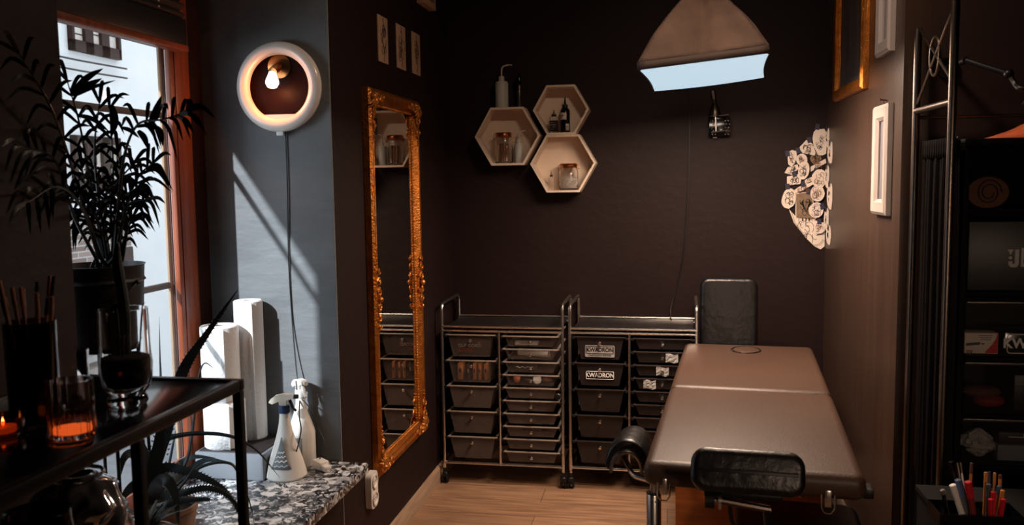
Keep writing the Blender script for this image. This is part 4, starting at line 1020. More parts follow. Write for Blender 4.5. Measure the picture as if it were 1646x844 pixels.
# power cord down the back wall
cdp = [at(x, y, Y=YB-.012) for x, y in ((1114, -30), (1111, 60), (1109, 150), (1107, 260), (1104, 340), (1098, 410), (1088, 460))]
solo(MB().tube(smooth_path(cdp+[at(1079, 492, Y=YB-.03), at(1078, 508, Y=YB-.06), at(1079, 514, Y=YB-.10)], 6), .0035, 6), 'power_cord', 'cord', 'black cord running down the back wall from the softbox to the dark trolley', 'cord')

# ------------------------------------------------------------------ massage table
ZBED = .79
A0, A1 = at(1040, 742, Z=ZBED), at(1388, 768, Z=ZBED); B0, B1 = at(1102, 549, Z=ZBED), at(1305, 556, Z=ZBED)
nm_, fmid = (A0+A1)/2, (B0+B1)/2; rzb = -math.atan2(fmid.x-nm_.x, fmid.y-nm_.y); LB = (fmid-nm_).length-.02; WB = ((A1-A0).length+(B1-B0).length)/2+.015
bed = thing('massage_table', 'long brown padded massage table with rounded edges under the softbox', 'massage table', (nm_.x, nm_.y, 0), rzb)
hl = LB*.505
def cushion(y0, y1):
    t = bmesh.new(); bmesh.ops.create_cube(t, size=1)
    bmesh.ops.scale(t, vec=(WB, y1-y0, .075), verts=t.verts)
    bmesh.ops.bevel(t, geom=t.edges[:], offset=.032, segments=6, profile=.55, affect='EDGES')
    mb = MB(); mb.merge(t, Matrix.Translation((0, (y0+y1)/2, ZBED-.0375))); return mb
link(cushion(0, hl-.002), 'cushion', 'leather', bed, shade=60)
c2 = link(cushion(hl+.002, LB), 'cushion', 'leather', bed, shade=60)
fc_ = at(1199, 563, Z=ZBED); lc = (Matrix.Rotation(-rzb, 3, 'Z') @ (fc_-Vector((nm_.x, nm_.y, 0)))); lc.z = 0
hp = MB().lathe([(0, .006), (.045, .0055), (.056, .003), (.060, -.002), (.064, -.004)], 36, (lc.x, lc.y, ZBED+.001))
hp.bm.verts.ensure_lookup_table()
for v in hp.bm.verts: v.co.y = lc.y+(v.co.y-lc.y)*1.25
link(hp, 'face_hole_plug', 'leather', c2)
rim_ = MB().tube([(lc.x+.066*math.cos(a), lc.y+.066*1.25*math.sin(a), ZBED+.0005) for a in [2*PI*i/36 for i in range(36)]], .004, 8, closed=True)
link(rim_, 'plug_seam', 'black_leather', c2)
for y0, y1 in ((.16, hl-.004), (hl+.004, LB-.03)):
    link(MB().box2((-WB/2+.05, y0, ZBED-.112), (WB/2-.05, y1, ZBED-.0752), .006), 'frame_rail', 'black_plastic', bed)
    link(MB().box2((-WB/2+.07, y0+.01, ZBED-.118), (WB/2-.07, y1-.01, ZBED-.112)), 'underboard', 'orange_wood', bed)
for y, yy in ((.50, 1), (LB-.20, -1)):
    for x in (-WB/2+.10, WB/2-.10):
        link(MB().box2((x-.022, y-.02, .001), (x+.022, y+.02, ZBED-.1185), .004), 'leg', 'orange_wood', bed)
    lp = MB().box2((-WB/2+.06, y-.040, .30), (WB/2-.06, y-.021, ZBED-.1185), .003)
    pan = link(lp, 'leg_panel', 'orange_wood', bed)
    for x in (-WB/2+.14, WB/2-.14):
        for z in (.56, .36): link(MB().ball((x, y-.043, z), .007, 10), 'leg_knob', 'brass', pan)
for x in (-WB/2+.06, WB/2-.10):
    la = MB().box((x, .001, ZBED-.068), (.020, .010, .050), .004).tube([(x-.017, -.004, ZBED-.055), (x-.017, -.004, ZBED-.095), (x-.008, -.004, ZBED-.108), (x+.008, -.004, ZBED-.108), (x+.017, -.004, ZBED-.095), (x+.017, -.004, ZBED-.055)], .0025, 6)
    link(la, 'latch', 'chrome', bed)
link(MB().box((WB/2+.006, .05, ZBED-.055), (.028, .06, .028), .004), 'side_socket', 'black_plastic', bed)

# stool with a padded backrest in front of the bed's near end
q0, q1 = at(1176, 800, Z=.62), at(1371, 812, Z=.62)
stc = Vector(((q0.x+q1.x)/2, 2.58-.05, 0)); sw = q1.x-q0.x
stl = thing('work_stool', 'black padded work stool with a small backrest at the near end of the table', 'stool', stc, rzb)
def pad(w_, d_, h_, c, bev):
    t = bmesh.new(); bmesh.ops.create_cube(t, size=1); bmesh.ops.scale(t, vec=(w_, d_, h_), verts=t.verts)
    bmesh.ops.bevel(t, geom=[e for e in t.edges if abs((e.verts[0].co-e.verts[1].co).z) > h_*.5], offset=bev*2.2, segments=6, profile=.5, affect='EDGES')
    bmesh.ops.bevel(t, geom=[e for e in t.edges if abs((e.verts[0].co-e.verts[1].co).z) < 1e-5 and len(e.link_faces) == 2 and abs(e.link_faces[0].normal.z)+abs(e.link_faces[1].normal.z) > .9 and abs(e.link_faces[0].normal.z*e.link_faces[1].normal.z) < .5], offset=bev, segments=4, profile=.5, affect='EDGES')
    mb = MB(); mb.merge(t, Matrix.Translation(c)); return mb
link(pad(sw, .34, .085, (0, 0, .575), .022), 'seat', 'black_leather', stl, shade=60)
link(MB().box2((-.11, -.11, .505), (.11, .11, .532), .006), 'seat_plate', 'dark_metal', stl)
link(MB().cyl((0, 0, .09), (0, 0, .30), .026).cyl((0, 0, .30), (0, 0, .505), .015), 'gas_column', 'chrome', stl)
hub = MB().cyl((0, 0, .075), (0, 0, .12), .035, seg=16)
hub = link(hub, 'base_hub', 'chrome', stl)
for i in range(5):
    a = i*2*PI/5+.3; e = Vector((.24*math.cos(a), .24*math.sin(a), .068))
    link(MB().tube([(.02*math.cos(a), .02*math.sin(a), .095), e], [.017, .012], 10), 'base_arm', 'chrome', stl)
    cc = link(MB().cyl(e, e-Vector((0, 0, .03)), .009, seg=8).box(e-Vector((0, 0, .034)), (.03, .03, .02), .006), 'caster', 'black_plastic', stl)
    link(MB().cyl(e+Vector((-.012, 0, -.0435)), e+Vector((.012, 0, -.0435)), .0235, seg=18), 'wheel', 'black_rubber', cc)
pL, pR = at(1111, 752, Y=2.24), at(1293, 764, Y=2.24); pT, pB = at(1200, 718, Y=2.24), at(1200, 786, Y=2.24)
inv = (Matrix.Translation(stc) @ Matrix.Rotation(rzb, 4, 'Z')).inverted()
ctr = inv @ ((pL+pR)/2); hgt = pT.z-pB.z; wdt = pR.x-pL.x
bk = pad(wdt, hgt, .075, (0, 0, 0), .018)
bmesh.ops.transform(bk.bm, matrix=Matrix.Translation((ctr.x, ctr.y, ctr.z)) @ Matrix.Rotation(PI/2-.32, 4, 'X'), verts=bk.bm.verts)
for v in bk.bm.verts: v.co.y += -.25*(v.co.x-ctr.x)**2/.1*.1
bro = link(bk, 'backrest', 'black_leather', stl, shade=60)
gr_ = MB().box((ctr.x, ctr.y-.042, ctr.z+.012), (wdt*.88, .004, .010), .001, rot=rx(-.32))
link(gr_, 'backrest_seam', 'black_plastic', bro)
kx = inv @ at(1142, 792, Y=2.30)
link(MB().box((ctr.x-.01, ctr.y+.02, ctr.z-hgt/2-.012), (wdt*.7, .03, .02), .005), 'backrest_bracket', 'dark_metal', stl)
ky = ctr.y+.01; kz = ctr.z-hgt/2-.030
kb = MB()
kb.lathe([(.010, -.012), (.022, -.012), (.022, .012), (.010, .012)], 20, (kx.x, ky, kz), ry(PI/2), close=True)
link(kb, 'clamp_strap', 'black_rubber', stl)
link(MB().lathe([(.016, -.004), (.024, -.004), (.024, .004), (.016, .004)], 24, (kx.x+.026, ky, kz), ry(PI/2), close=True).cyl((kx.x-.012, ky, kz), (kx.x+.045, ky, kz), .007), 'clamp_ring', 'chrome', stl)
link(MB().tube([(kx.x+.03, ky, kz), (ctr.x+.06, ky, kz-.014)], .010, 10), 'backrest_tube', 'gun_metal', stl)
link(MB().tube(smooth_path([(ctr.x+.05, ky, kz-.013), (ctr.x+.06, ky+.03, .62), (ctr.x+.03, .02-.16, .54), (0, -.06, .515)], 6), .011, 10), 'support_bar', 'dark_metal', stl)
link(MB().tube(smooth_path([(kx.x+.05, ky+.01, kz-.005), (kx.x+.055, ky+.03, kz-.06), (kx.x+.075, ky+.05, kz-.11), (-sw/2+.02, -.16, .545)], 6), .0055, 8, flat=.4), 'webbing_strap', 'black_rubber', stl)

# armrest on a chrome post at the left of the bed
ar0 = at(1051, 815, Y=2.80)
ar = thing('armrest_stand', 'chrome post stand with a curved black arm pad left of the massage table', 'armrest', (ar0.x, 2.80, 0))
link(MB().lathe([(0, 0.001), (.115, .001), (.12, .008), (.11, .018), (.04, .03), (.03, .04), (0, .04)], 36), 'base_disc', 'dark_metal', ar)
zj = at(1051, 792, Y=2.80).z
post = link(MB().lathe([(0, .03), (.024, .03), (.024, zj-.004), (.022, zj), (.016, zj), (.016, zj-.02), (0, zj-.02)], 28), 'outer_post', 'chrome', ar)
link(MB().cyl((0, 0, zj-.03), (0, 0, .628), .0125, seg=20), 'inner_post', 'chrome', ar)
link(MB().lathe([(.0165, zj-.002), (.0245, zj-.002), (.0245, zj+.002), (.0165, zj+.002)], 28, close=True), 'collar', 'black_plastic', ar)
h_ = MB()
for q in (-.006, .006): h_.cyl((q, -.0235, zj-.022), (q, -.0255, zj-.022), .0022, seg=8)
link(h_, 'set_screw', 'dark_metal', post)
pcx = (at(1003, 715, Y=2.85).x)-ar0.x
link(MB().tube(smooth_path([(0, 0, .615), (-.03, .01, .622), (-.07, .03, .63), (pcx, .07, .675)], 6), .009, 10), 'bent_arm', 'chrome', ar)
# saddle shaped pad: half gutter, padded thickness, long axis away from the camera
pw = (at(1034, 715, Y=2.85).x-at(970, 745, Y=2.85).x); zt2 = at(1010, 699, Y=2.85).z; zb2 = at(978, 752, Y=2.85).z
gp = MB(); n = 14; prof_o, prof_i = [], []
for i in range(n+1):
    a = PI*(1.03-1.06*i/n); prof_o.append((pcx+.010+pw*.56*math.cos(a), zb2+.012+(zt2-zb2-.012)*max(0, math.sin(a))**.8)); prof_i.append((pcx+.010+pw*.38*math.cos(a), zb2+.004+(zt2-zb2-.045)*max(0, math.sin(a))**.8))
loop = prof_o+prof_i[::-1]; rings = []
for y, sc in ((-.055, .90), (-.045, 1), (.03, 1), (.11, .96), (.135, .92), (.142, .84)):
    mx_, mz_ = pcx+.01, (zt2+zb2)/2
    rings.append([gp.bm.verts.new((mx_+(x-mx_)*sc+.10*(y+.055), y+.05, mz_+(z-mz_)*sc)) for x, z in loop])
for A, B in zip(rings, rings[1:]):
    for k in range(len(loop)): gp.bm.faces.new((A[k], A[(k+1) % len(loop)], B[(k+1) % len(loop)], B[k]))
for Rr in (rings[0], rings[-1]):
    for k in range(n): gp.bm.faces.new((Rr[k], Rr[k+1], Rr[-2-k], Rr[-1-k]))
o = link(gp, 'curved_pad', 'black_leather', ar, shade=60)
sub = o.modifiers.new('soft', 'SUBSURF'); sub.levels = 1; sub.render_levels = 2
pi_ = [(x, -.012, z) for x, z in prof_i]
link(MB().tube([(x+.0, -.008, z) for x, z in prof_i], .0055, 8), 'edge_piping', 'chrome_rough', o)

# black padded chair behind the bed
cb0, cb1, cbb = at(1126, 449, Y=4.40), at(1200, 449, Y=4.40), at(1126, 552, Y=4.40)
ch = thing('padded_chair', 'black padded chair back rising behind the far end of the massage table', 'chair', ((cb0.x+cb1.x)/2+.03, 4.56, .001))
cw = cb1.x-cb0.x+.06
bk = pad(cw, cb0.z-.52, .055, (0, 0, 0), .02)
bmesh.ops.transform(bk.bm, matrix=Matrix.Translation((0, -.11, (cb0.z+.52)/2)) @ Matrix.Rotation(PI/2-.05, 4, 'X'), verts=bk.bm.verts)
link(bk, 'backrest', 'black_leather', ch, shade=60)
link(pad(cw+.02, .20, .07, (0, .035, .47), .018), 'seat', 'black_leather', ch, shade=60)
for x in (-cw/2+.03, cw/2-.03):
    for y in (-.045, .115): link(MB().cyl((x, y, 0), (x, y, .437), .012, seg=10), 'leg', 'dark_metal', ch)

# ------------------------------------------------------------------ hanging machine-like ornament on the back wall
def BW(px, py, d=.0): return at(px, py, Y=YB-d)
oc = BW(1158, 218, .03)
og = thing('wall_ornament', 'small dark metal machine ornament hanging on the back wall under the softbox', 'wall decoration', (oc.x, YB, oc.z))
g0, g1 = BW(1146, 152, .03), BW(1147, 168, .03)
link(MB().cyl(BW(1146, 146, .03), BW(1148, 160, .03), .013, .012, 16), 'grip_top', 'gun_metal', og, True)
link(MB().cyl(BW(1148, 160, .03), BW(1148, 168, .03), .012, .010, 16).cyl(BW(1147, 164, .0005), BW(1147, 164, .03), .006), 'grip_band', 'black_plastic', og, True)
bt, bb_ = BW(1148, 167, .03), BW(1149, 188, .03)
link(MB().lathe([(0, .075), (.008, .072), (.018, .055), (.028, .025), (.031, 0), (0, 0)], 24, (bb_.x, YB-.035, bb_.z)), 'bell_body', 'gun_metal', og, True)
fa_, fb_, fc2, fd_ = BW(1142, 187, .055), BW(1171, 184, .055), BW(1173, 212, .055), BW(1143, 213, .055)
link(MB().tube([fa_, fb_], .003, 6).tube([fd_, BW(1171, 209, .055)], .003, 6).tube([BW(1150, 188, .055), BW(1151, 211, .055)], .0035, 6), 'front_frame', 'chrome_rough', og, True)
link(MB().box2((fa_.x-.010, YB-.05, fd_.z-.02), (fb_.x+.008, YB-.008, fa_.z-.004), .006), 'body_block', 'black_gloss', og, True)
rv = MB()
for cx_ in (1147, 1168):
    for k in range(5):
        for dx in (0, 5):
            p = BW(cx_+dx+(k % 2)*1.5-2, 194+k*5.5, .054); rv.ball(p, .0045, 8)
link(rv, 'screw_heads', 'chrome', og, True)
link(MB().tube([BW(1146, 221, .05), BW(1152, 221, .05)], .0035, 6), 'base_tab', 'chrome', og, True)

# ------------------------------------------------------------------ cut-out stencil papers on the back wall by the corner
def ell(cx, cy, a, b, rot=0, n=18, wob=0, seed=0):
    rnd = random.Random(seed); return [(cx+a*math.cos(t)*math.cos(rot)-b*math.sin(t)*math.sin(rot)+wob*rnd.uniform(-1, 1), cy+a*math.cos(t)*math.sin(rot)+b*math.sin(t)*math.cos(rot)+wob*rnd.uniform(-1, 1)) for t in [2*PI*i/n for i in range(n)]]
ST = [  # outline px, drawing ink, label, tape px (or None), layer, paper
 ([(1268, 336), (1281, 350), (1305, 353), (1327, 358), (1327, 396), (1319, 401), (1309, 396), (1296, 383), (1276, 358)], 'ink', 'largest stencil paper, pointed at its left, at the bottom of the cluster', None, 0, 'cream_paper'),
 ([(1280, 312), (1304, 309), (1311, 351), (1304, 353), (1280, 350)], 'soil', 'brown square sheet with winged drawing in the middle of the cluster', (1300, 308), 1, 'kraft_paper'),
 ([(1308, 212), (1312, 208), (1325, 207), (1330, 215), (1331, 235), (1328, 247), (1322, 250), (1315, 249), (1308, 236), (1306, 222)], 'ink', 'tall rounded stencil paper with a flower, topmost of the cluster', (1314, 204), 2, 'cream_paper'),
 ([(1284, 238), (1296, 225), (1306, 231), (1311, 245), (1309, 250), (1300, 248), (1290, 246)], 'ink', 'triangular stencil with a bird, below left of the topmost paper', (1301, 225), 3, 'cream_paper'),
 ([(1268, 244), (1273, 241), (1280, 243), (1281, 252), (1278, 262), (1272, 268), (1267, 264), (1266, 254)], 'ink', 'small narrow stencil with a rose, at the upper left edge of the cluster', (1266, 247), 3, 'cream_paper'),
 (ell(1289, 257, 9, 10, 0, 16, .5, 1), 'brown_ink', 'round stencil beside the narrow rose stencil, under the bird', (1283, 242), 4, 'cream_paper'),
 (ell(1311, 255, 9, 9, 0, 12, .8, 2), 'soil', 'dark brown rounded scrap tucked under the topmost paper', None, 1, 'kraft_paper'),
 ([(1261, 278), (1266, 269), (1282, 264), (1284, 271), (1273, 281)], 'ink', 'slanted stencil strip at the left edge under the narrow rose stencil', None, 2, 'cream_paper'),
 (ell(1292, 274, 9, 15, .2, 18, .4, 3), 'ink', 'oval stencil with a figure at the centre of the cluster', None, 5, 'cream_paper'),
 ([(1303, 268), (1327, 255), (1328, 262), (1303, 276)], 'brown_ink', 'slim diagonal strip right of the oval figure stencil', None, 2, 'cream_paper'),
 ([(1265, 284), (1283, 280), (1288, 289), (1286, 296), (1265, 298)], 'ink', 'blunt stencil with a line of script at the left of the cluster', (1277, 280), 4, 'cream_paper'),
 (ell(1301, 290, 9, 4, -.4, 12, .3, 8), 'brown_ink', 'small crescent scrap under the oval figure stencil', (1311, 275), 3, 'cream_paper'),
 (ell(1317, 287, 12.5, 15, .1, 18, .6, 4), 'brown_ink', 'large round stencil with branches near the corner of the walls', None, 4, 'cream_paper'),
 ([(1275, 307), (1283, 301), (1308, 289), (1310, 295), (1290, 306), (1278, 311)], 'brown_ink', 'long slanting strip above the brown square sheet', (1291, 296), 3, 'cream_paper'),
 (ell(1268, 319, 11, 17, .25, 20, .8, 5), 'ink', 'big oval stencil with two faces at the far left of the cluster', (1266, 300), 5, 'cream_paper'),
 (ell(1314, 311, 11.5, 13, 0, 18, .2, 6), 'brown_ink', 'round stencil with a sun pattern right of the brown square sheet', None, 6, 'cream_paper'),
 (ell(1312, 338, 12, 12.5, .3, 14, .7, 7), 'purple_ink', 'rounded stencil with a purple flower at the lower right of the cluster', (1322, 332), 6, 'cream_paper'),
 (ell(1317, 366, 9.5, 10, 0, 14, .5, 9), 'brown_ink', 'small round stencil on top of the largest pointed paper', (1317, 356), 6, 'cream_paper')]
for i, (pl_, ink, lab, tape, lay, pap) in enumerate(ST):
    off = .0016+.0022*lay
    P = [at(x, y, Y=YB-off) for x, y in pl_]
    for q in P: q.x = min(q.x, XR-.003)
    xs = [p.x for p in P]; zs = [p.z for p in P]; c = Vector((sum(xs)/len(P), YB-off, sum(zs)/len(P)))
    t = thing('stencil_paper', lab, 'paper', (c.x, YB, min(zs)), group='stencil papers in the corner')
    pp = link(MB().plate(P, (0, -.0012, 0)), 'paper', pap, t, True)
    rnd = random.Random(40+i); wd, hg = (max(xs)-min(xs)), (max(zs)-min(zs))
    d = squiggles(c, Vector((1, 0, 0)), Vector((0, 0, 1)), wd*.8, hg*.8, rnd, 13 if min(wd, hg) > .04 else 7, .0012, Vector((0, -.0013, 0)))
    if i == 0:
        for rr in (.05, .043): d.tube([c+Vector((.03+rr*math.cos(a), -.0013, -.035+rr*math.sin(a))) for a in [PI*.9+PI*1.0*k/16 for k in range(17)]], .0010, 4)
        d.tube([P[0].lerp(c, .12)+Vector((0, -.0013, 0)), P[-1].lerp(c, .10)+Vector((0, -.0013, 0)), P[-2].lerp(c, .10)+Vector((0, -.0013, 0))], .001, 4)
    if i == 1:
        for s in (-1, 1):
            for k in range(5): d.tube(smooth_path([c+Vector((0, -.0013, -.02)), c+Vector((s*.015, -.0013, .01+.004*k)), c+Vector((s*(.03-.004*k), -.0013, .03+.004*k))], 4), .0018, 4)
        for k in (-1, 0, 1): d.box(c+Vector((k*.016, -.0013, -.058)), (.006, .001, .016))
    if i == 15:
        for k in range(22):
            a = 2*PI*k/22; d.tube([c+Vector((.012*math.cos(a), -.0013, .012*math.sin(a))), c+Vector(((.022+.005*(k % 2))*math.cos(a), -.0013, (.022+.005*(k % 2))*math.sin(a)))], .0008, 4)
    link(d, 'drawing', ink, pp, True)
    if i == 1: link(MB().plate([p+(p-c).normalized()*.006+Vector((0, .0012, 0)) for p in P], (0, -.0008, 0)), 'white_margin', 'cream_paper', pp, True)
    if tape:
        tp_ = at(*tape, Y=YB-off-.0022); r_ = ry(rnd.uniform(-.4, .4))
        link(MB().box((min(tp_.x, XR-.02), tp_.y, tp_.z), (.022, .0008, .030), rot=r_), 'tape', 'tape', t, True)
SR = [(4.745, 1.80, .022, .05, 'uppermost edge-on stencil on the right hand wall beside the corner'), (4.66, 1.72, .035, .055, 'second edge-on stencil from the top on the right hand wall'), (4.735, 1.60, .03, .06, 'third edge-on stencil from the top on the right hand wall'),
      (4.65, 1.50, .04, .07, 'edge-on stencil at mid height on the right hand wall beside the corner'), (4.73, 1.38, .032, .06, 'fifth edge-on stencil from the top on the right hand wall'), (4.66, 1.30, .03, .05, 'lowest edge-on stencil on the right hand wall beside the corner')]
for i, (y, z, a, b, lab) in enumerate(SR):
    t = thing('stencil_paper', lab, 'paper', (XR, y, z-b), group='stencil papers round the corner')
    rnd = random.Random(70+i)
    pg_ = MB(); n = 18; vs = []
    P = [Vector((XR-.002-.012*max(0, math.cos(q)), y+a*math.cos(q)*rnd.uniform(.94, 1.06), z+b*math.sin(q)*rnd.uniform(.94, 1.06))) for q in [2*PI*k/n for k in range(n)]]
    pp = link(MB().plate(P, (-.0014, 0, 0)), 'paper', 'cream_paper', t, True)
    link(squiggles(Vector((XR-.0095, y, z)), Vector((0, 1, 0)), Vector((0, 0, 1)), a, b, rnd, 6, .001, Vector((-.003, 0, 0))), 'drawing', 'ink', pp, True)
    link(MB().box((XR-.014, y, z+b*.9), (.0008, .02, .028), rot=rx(.2)), 'tape', 'tape', t, True)

# ------------------------------------------------------------------ pictures on the right wall
def picture(y0, y1, z0, z1, wid, th, mtl, inner, label, nm='picture_frame', rows=None):
    t = thing(nm, label, 'picture', (XR, (y0+y1)/2, z0))
    f = MB(); prof = [(0, 0), (0, th*.7), (wid*.2, th), (wid*.55, th*.85), (wid*.8, th*.9), (wid, th*.45), (wid, 0)]; ring = []
    for cy, cz, sy, sz in ((y0, z0, 1, 1), (y1, z0, -1, 1), (y1, z1, -1, -1), (y0, z1, 1, -1)): ring.append([f.bm.verts.new((XR-.0008-h, cy+sy*i, cz+sz*i)) for i, h in prof])
    for i in range(4):
        A, B = ring[i], ring[(i+1) % 4]
        for k in range(len(prof)): f.bm.faces.new((A[k], A[(k+1) % len(prof)], B[(k+1) % len(prof)], B[k]))
    link(f, 'frame', mtl, t, True, shade=25)
    link(MB().box2((XR-.001, y0+wid*.9, z0+wid*.9), (XR-.006, y1-wid*.9, z1-wid*.9)), 'picture_sheet', inner, t, True)
    return t
picture(3.86, 4.50, 1.962, 2.62, .055, .032, 'gold', 'canvas', 'dark painting in a gold frame high on the right hand wall')
w1 = picture(3.435, 3.66, 1.452, 1.868, .058, .026, 'frame_white', 'silver_paper', 'lower white framed picture hung from a nail on the right hand wall')
w2_ = picture(3.435, 3.65, 2.056, 2.47, .058, .026, 'frame_white', 'silver_paper', 'upper white framed picture on the right hand wall beside the gold frame')
link(MB().cyl((XR-.0008, 3.545, 1.885), (XR-.022, 3.545, 1.888), .0022, seg=8).cyl((XR-.022, 3.545, 1.888), (XR-.024, 3.545, 1.888), .006, seg=10).tube([(XR-.012, 3.545, 1.886), (XR-.006, 3.545, 1.862)], .001, 4), 'nail', 'dark_metal', w1, True, 'small dark nail')

# ------------------------------------------------------------------ metal rack end with crossed bars, curtain
RX_ = .850
rk = thing('metal_rack', 'grey metal rack with crossed bars and a ring at its end by the wall corner', 'rack', (RX_, 3.06, 0))
yn, yf = 2.875, 3.272
for y, zt_ in ((yn, 2.30), (yf, 2.105)):
    p_ = MB().cyl((RX_, y, .001), (RX_, y, zt_), .0125, seg=16); p_.lathe([(.0135, 1.0), (.0135, 1.008)], 16, (RX_, y, 0))
    p_ = link(p_, 'post', 'gun_metal', rk, True)
link(MB().cyl((RX_, yn, 1.822), (RX_, yf, 1.822), .011, seg=14), 'cross_bar', 'gun_metal', rk, True)
cz_, cy_ = 1.985, (yn+yf)/2
rn = .050
link(MB().tube([(RX_, cy_+rn*math.cos(a), cz_+rn*1.25*math.sin(a)) for a in [2*PI*i/32 for i in range(32)]], .0045, 8, closed=True), 'ring', 'gun_metal', rk, True)
for (ya, za), (yb, zb_) in (((yf-.02, 2.10), (yn, 1.88)), ((yf, 1.84), (yn, 2.12))):
    link(MB().tube([(RX_, ya, za), (RX_, yb, zb_)], .0048, 8), 'diagonal_bar', 'gun_metal', rk, True)
hr0 = at(1550, 181, Y=3.06)
link(MB().cyl((RX_, yf, 1.80), (1.6, yf, 1.80), .006, seg=10), 'hanging_rail', 'gun_metal', rk, True)
cu = thing('curtain', 'dark pleated curtain hanging on the end of the metal rack', 'curtain', (RX_+.006, 3.07, .02))
zc1 = at(1500, 226, X=RX_).z
def cur(u, v): return Vector((RX_+.026+.007*(math.sin(u*64+1.2*math.sin(v*3))+.6*math.sin(u*27+2))*(.5+.5*min(1, v*6+.3)), yn+.018+(yf-yn-.036)*u, zc1-(zc1-.02)*v))
o = link(MB().grid(cur, 96, 24), 'cloth', 'curtain', cu, True, shade=80); o.modifiers.new('thick', 'SOLIDIFY').thickness = .002
link(MB().grid(lambda u, v: Vector((RX_+.0215+.004*math.sin(u*90)-.0015, yn+.018+(yf-yn-.036)*u, zc1+.004-.06*v)), 96, 3), 'gathered_heading', 'curtain', cu, True, shade=80).modifiers.new('thick', 'SOLIDIFY').thickness = .002
link(MB().cyl((RX_+.026, yn+.013, zc1), (RX_+.026, yf-.013, zc1), .006, seg=10), 'curtain_rod', 'dark_metal', cu, True)

# ------------------------------------------------------------------ black shelf unit with plastic drawers at the right
CY = 2.92
cx0 = max(at(1545, 400, Y=CY).x, RX_+.045); cx1 = cx0+.62; cyb = 3.285
zz = lambda y: at(1600, y, Y=CY).z
z_top, z_mid, z_b2 = zz(222), zz(336), zz(458)
su = thing('shelf_unit', 'black shelf unit at the right edge holding plastic drawers and boxes', 'shelf', ((cx0+cx1)/2, (CY+cyb)/2, 0))
for x in (cx0, cx1-.018): link(MB().box2((x, CY, .001), (x+.018, cyb, z_top-.0255), .002), 'side_panel', 'shelf_black', su, True)
link(MB().box2((cx0, CY-.004, z_top-.025), (cx1, cyb, z_top), .002), 'top_board', 'shelf_black', su, True)
link(MB().box2((cx0+.0185, cyb-.012, .05), (cx1-.0185, cyb-.001, z_top-.026)), 'back_panel', 'shelf_black', su, True)
shelf_z = {}
for z in (z_mid, zz(470), zz(575), zz(668), zz(750), .10): link(MB().box2((cx0+.0185, CY+.002, z-.009), (cx1-.0185, cyb-.013, z), .002), 'shelf_board', 'shelf_black', su, True)
def PD(px, z, y): p = at(px, 400, Y=y); p.z = z+.0006; return p
# things on top
p = at(1612, 222, Y=3.06); p.z = z_top+.0006
hw = MB(); rnd = random.Random(3)
hw.grid(lambda u, v: Vector((p.x-.075+.42*u, p.y-.10+.20*v, z_top+.002+(.055*min(1, u*2.2)**.9*math.sin(PI*min(1, u*.8+.02))*1.3*math.sin(PI*(.12+.76*v))+.016*noise.noise(Vector((u*5, v*4, .3)))*min(1, u*4)*math.sin(PI*v)) if 0 < v < 1 and 0 < u < 1 else z_top+.002)), 30, 16)
oc_ = solo(hw, 'folded_cloth', 'orange_cloth', 'crumpled orange cloth lying on top of the black shelf unit', 'cloth', origin=(p.x, p.y, z_top), shade=60)
# rounded brown thing on the upper shelf
p = PD(1562, z_mid, 3.05); p.x = cx0+.10
hwid = (at(1588, 320, Y=3.0).x-at(1545, 320, Y=3.0).x)
t = thing('rolled_cloth', 'dim brown rounded cloth roll on the upper shelf of the black unit', 'cloth', p)
hh = zz(283)-z_mid
hh = min(hh, .10); rl = MB().tube([(-.02+hwid*.1, -.09, hh*.5), (-.02+hwid*.1, .09, hh*.5)], hh*.49, 26)
rr = link(rl, 'roll', 'brown_cloth', t); rr.scale = (1.25, 1, 1)
link(MB().tube([(hh*.3*math.cos(a)*(1-k/40)-.01, -.0915, hh*.5+hh*.42*math.sin(a)*(1-k/40)) for k, a in enumerate([.5*q for q in range(26)])], .0015, 4), 'spiral_edge', 'soil', rr)
# dark board with white logo
lb0 = at(1552, 345, Y=CY+.03); lz0, lz1 = zz(470)+.0008, zz(346)
t = thing('logo_box', 'black box with a white cut off word under the upper shelf of the black unit', 'box', ((cx0+cx1)/2, CY+.14, lz0))
bxo = link(MB().box2((cx0+.03, CY+.03, lz0), (cx1-.03, CY+.24, lz1-.02), .004), 'box_body', 'black_plastic', t, True)
fs = at(1646, 419, Y=CY+.03).z-at(1646, 401, Y=CY+.03).z
pj = at(1617, 416, Y=CY+.029); cs_ = abs(at(1617, 401, Y=CY+.029).z-at(1617, 430, Y=CY+.029).z)
jl = MB(); u = cs_/29
J = lambda x, y: (pj.x+(x-1617)*u, CY+.0295, pj.z-(y-416)*u)
jl.plate([J(1619, 401), J(1628, 401), J(1623.5, 410)], (0, -.001, 0))
jl.lathe([(0, 0), (2.6*u, 0), (2.6*u, .001), (0, .001)], 16, J(1623.5, 414.5), rx(PI/2))
jl.plate([J(1630, 401), J(1636, 401), J(1636, 425), J(1634, 429), J(1629, 430), J(1623, 429), J(1621, 425), J(1621, 420), J(1626.5, 420), J(1626.5, 424), J(1630, 424)], (0, -.001, 0))
link(jl, 'printed_word', 'grey_print', bxo, True)
text('E', 30*u*1.38, Matrix.Translation(J(1638, 415.5)) @ FRONT, 'printed_letters', 'grey_print', bxo, .002, .62, align='LEFT', world=True)
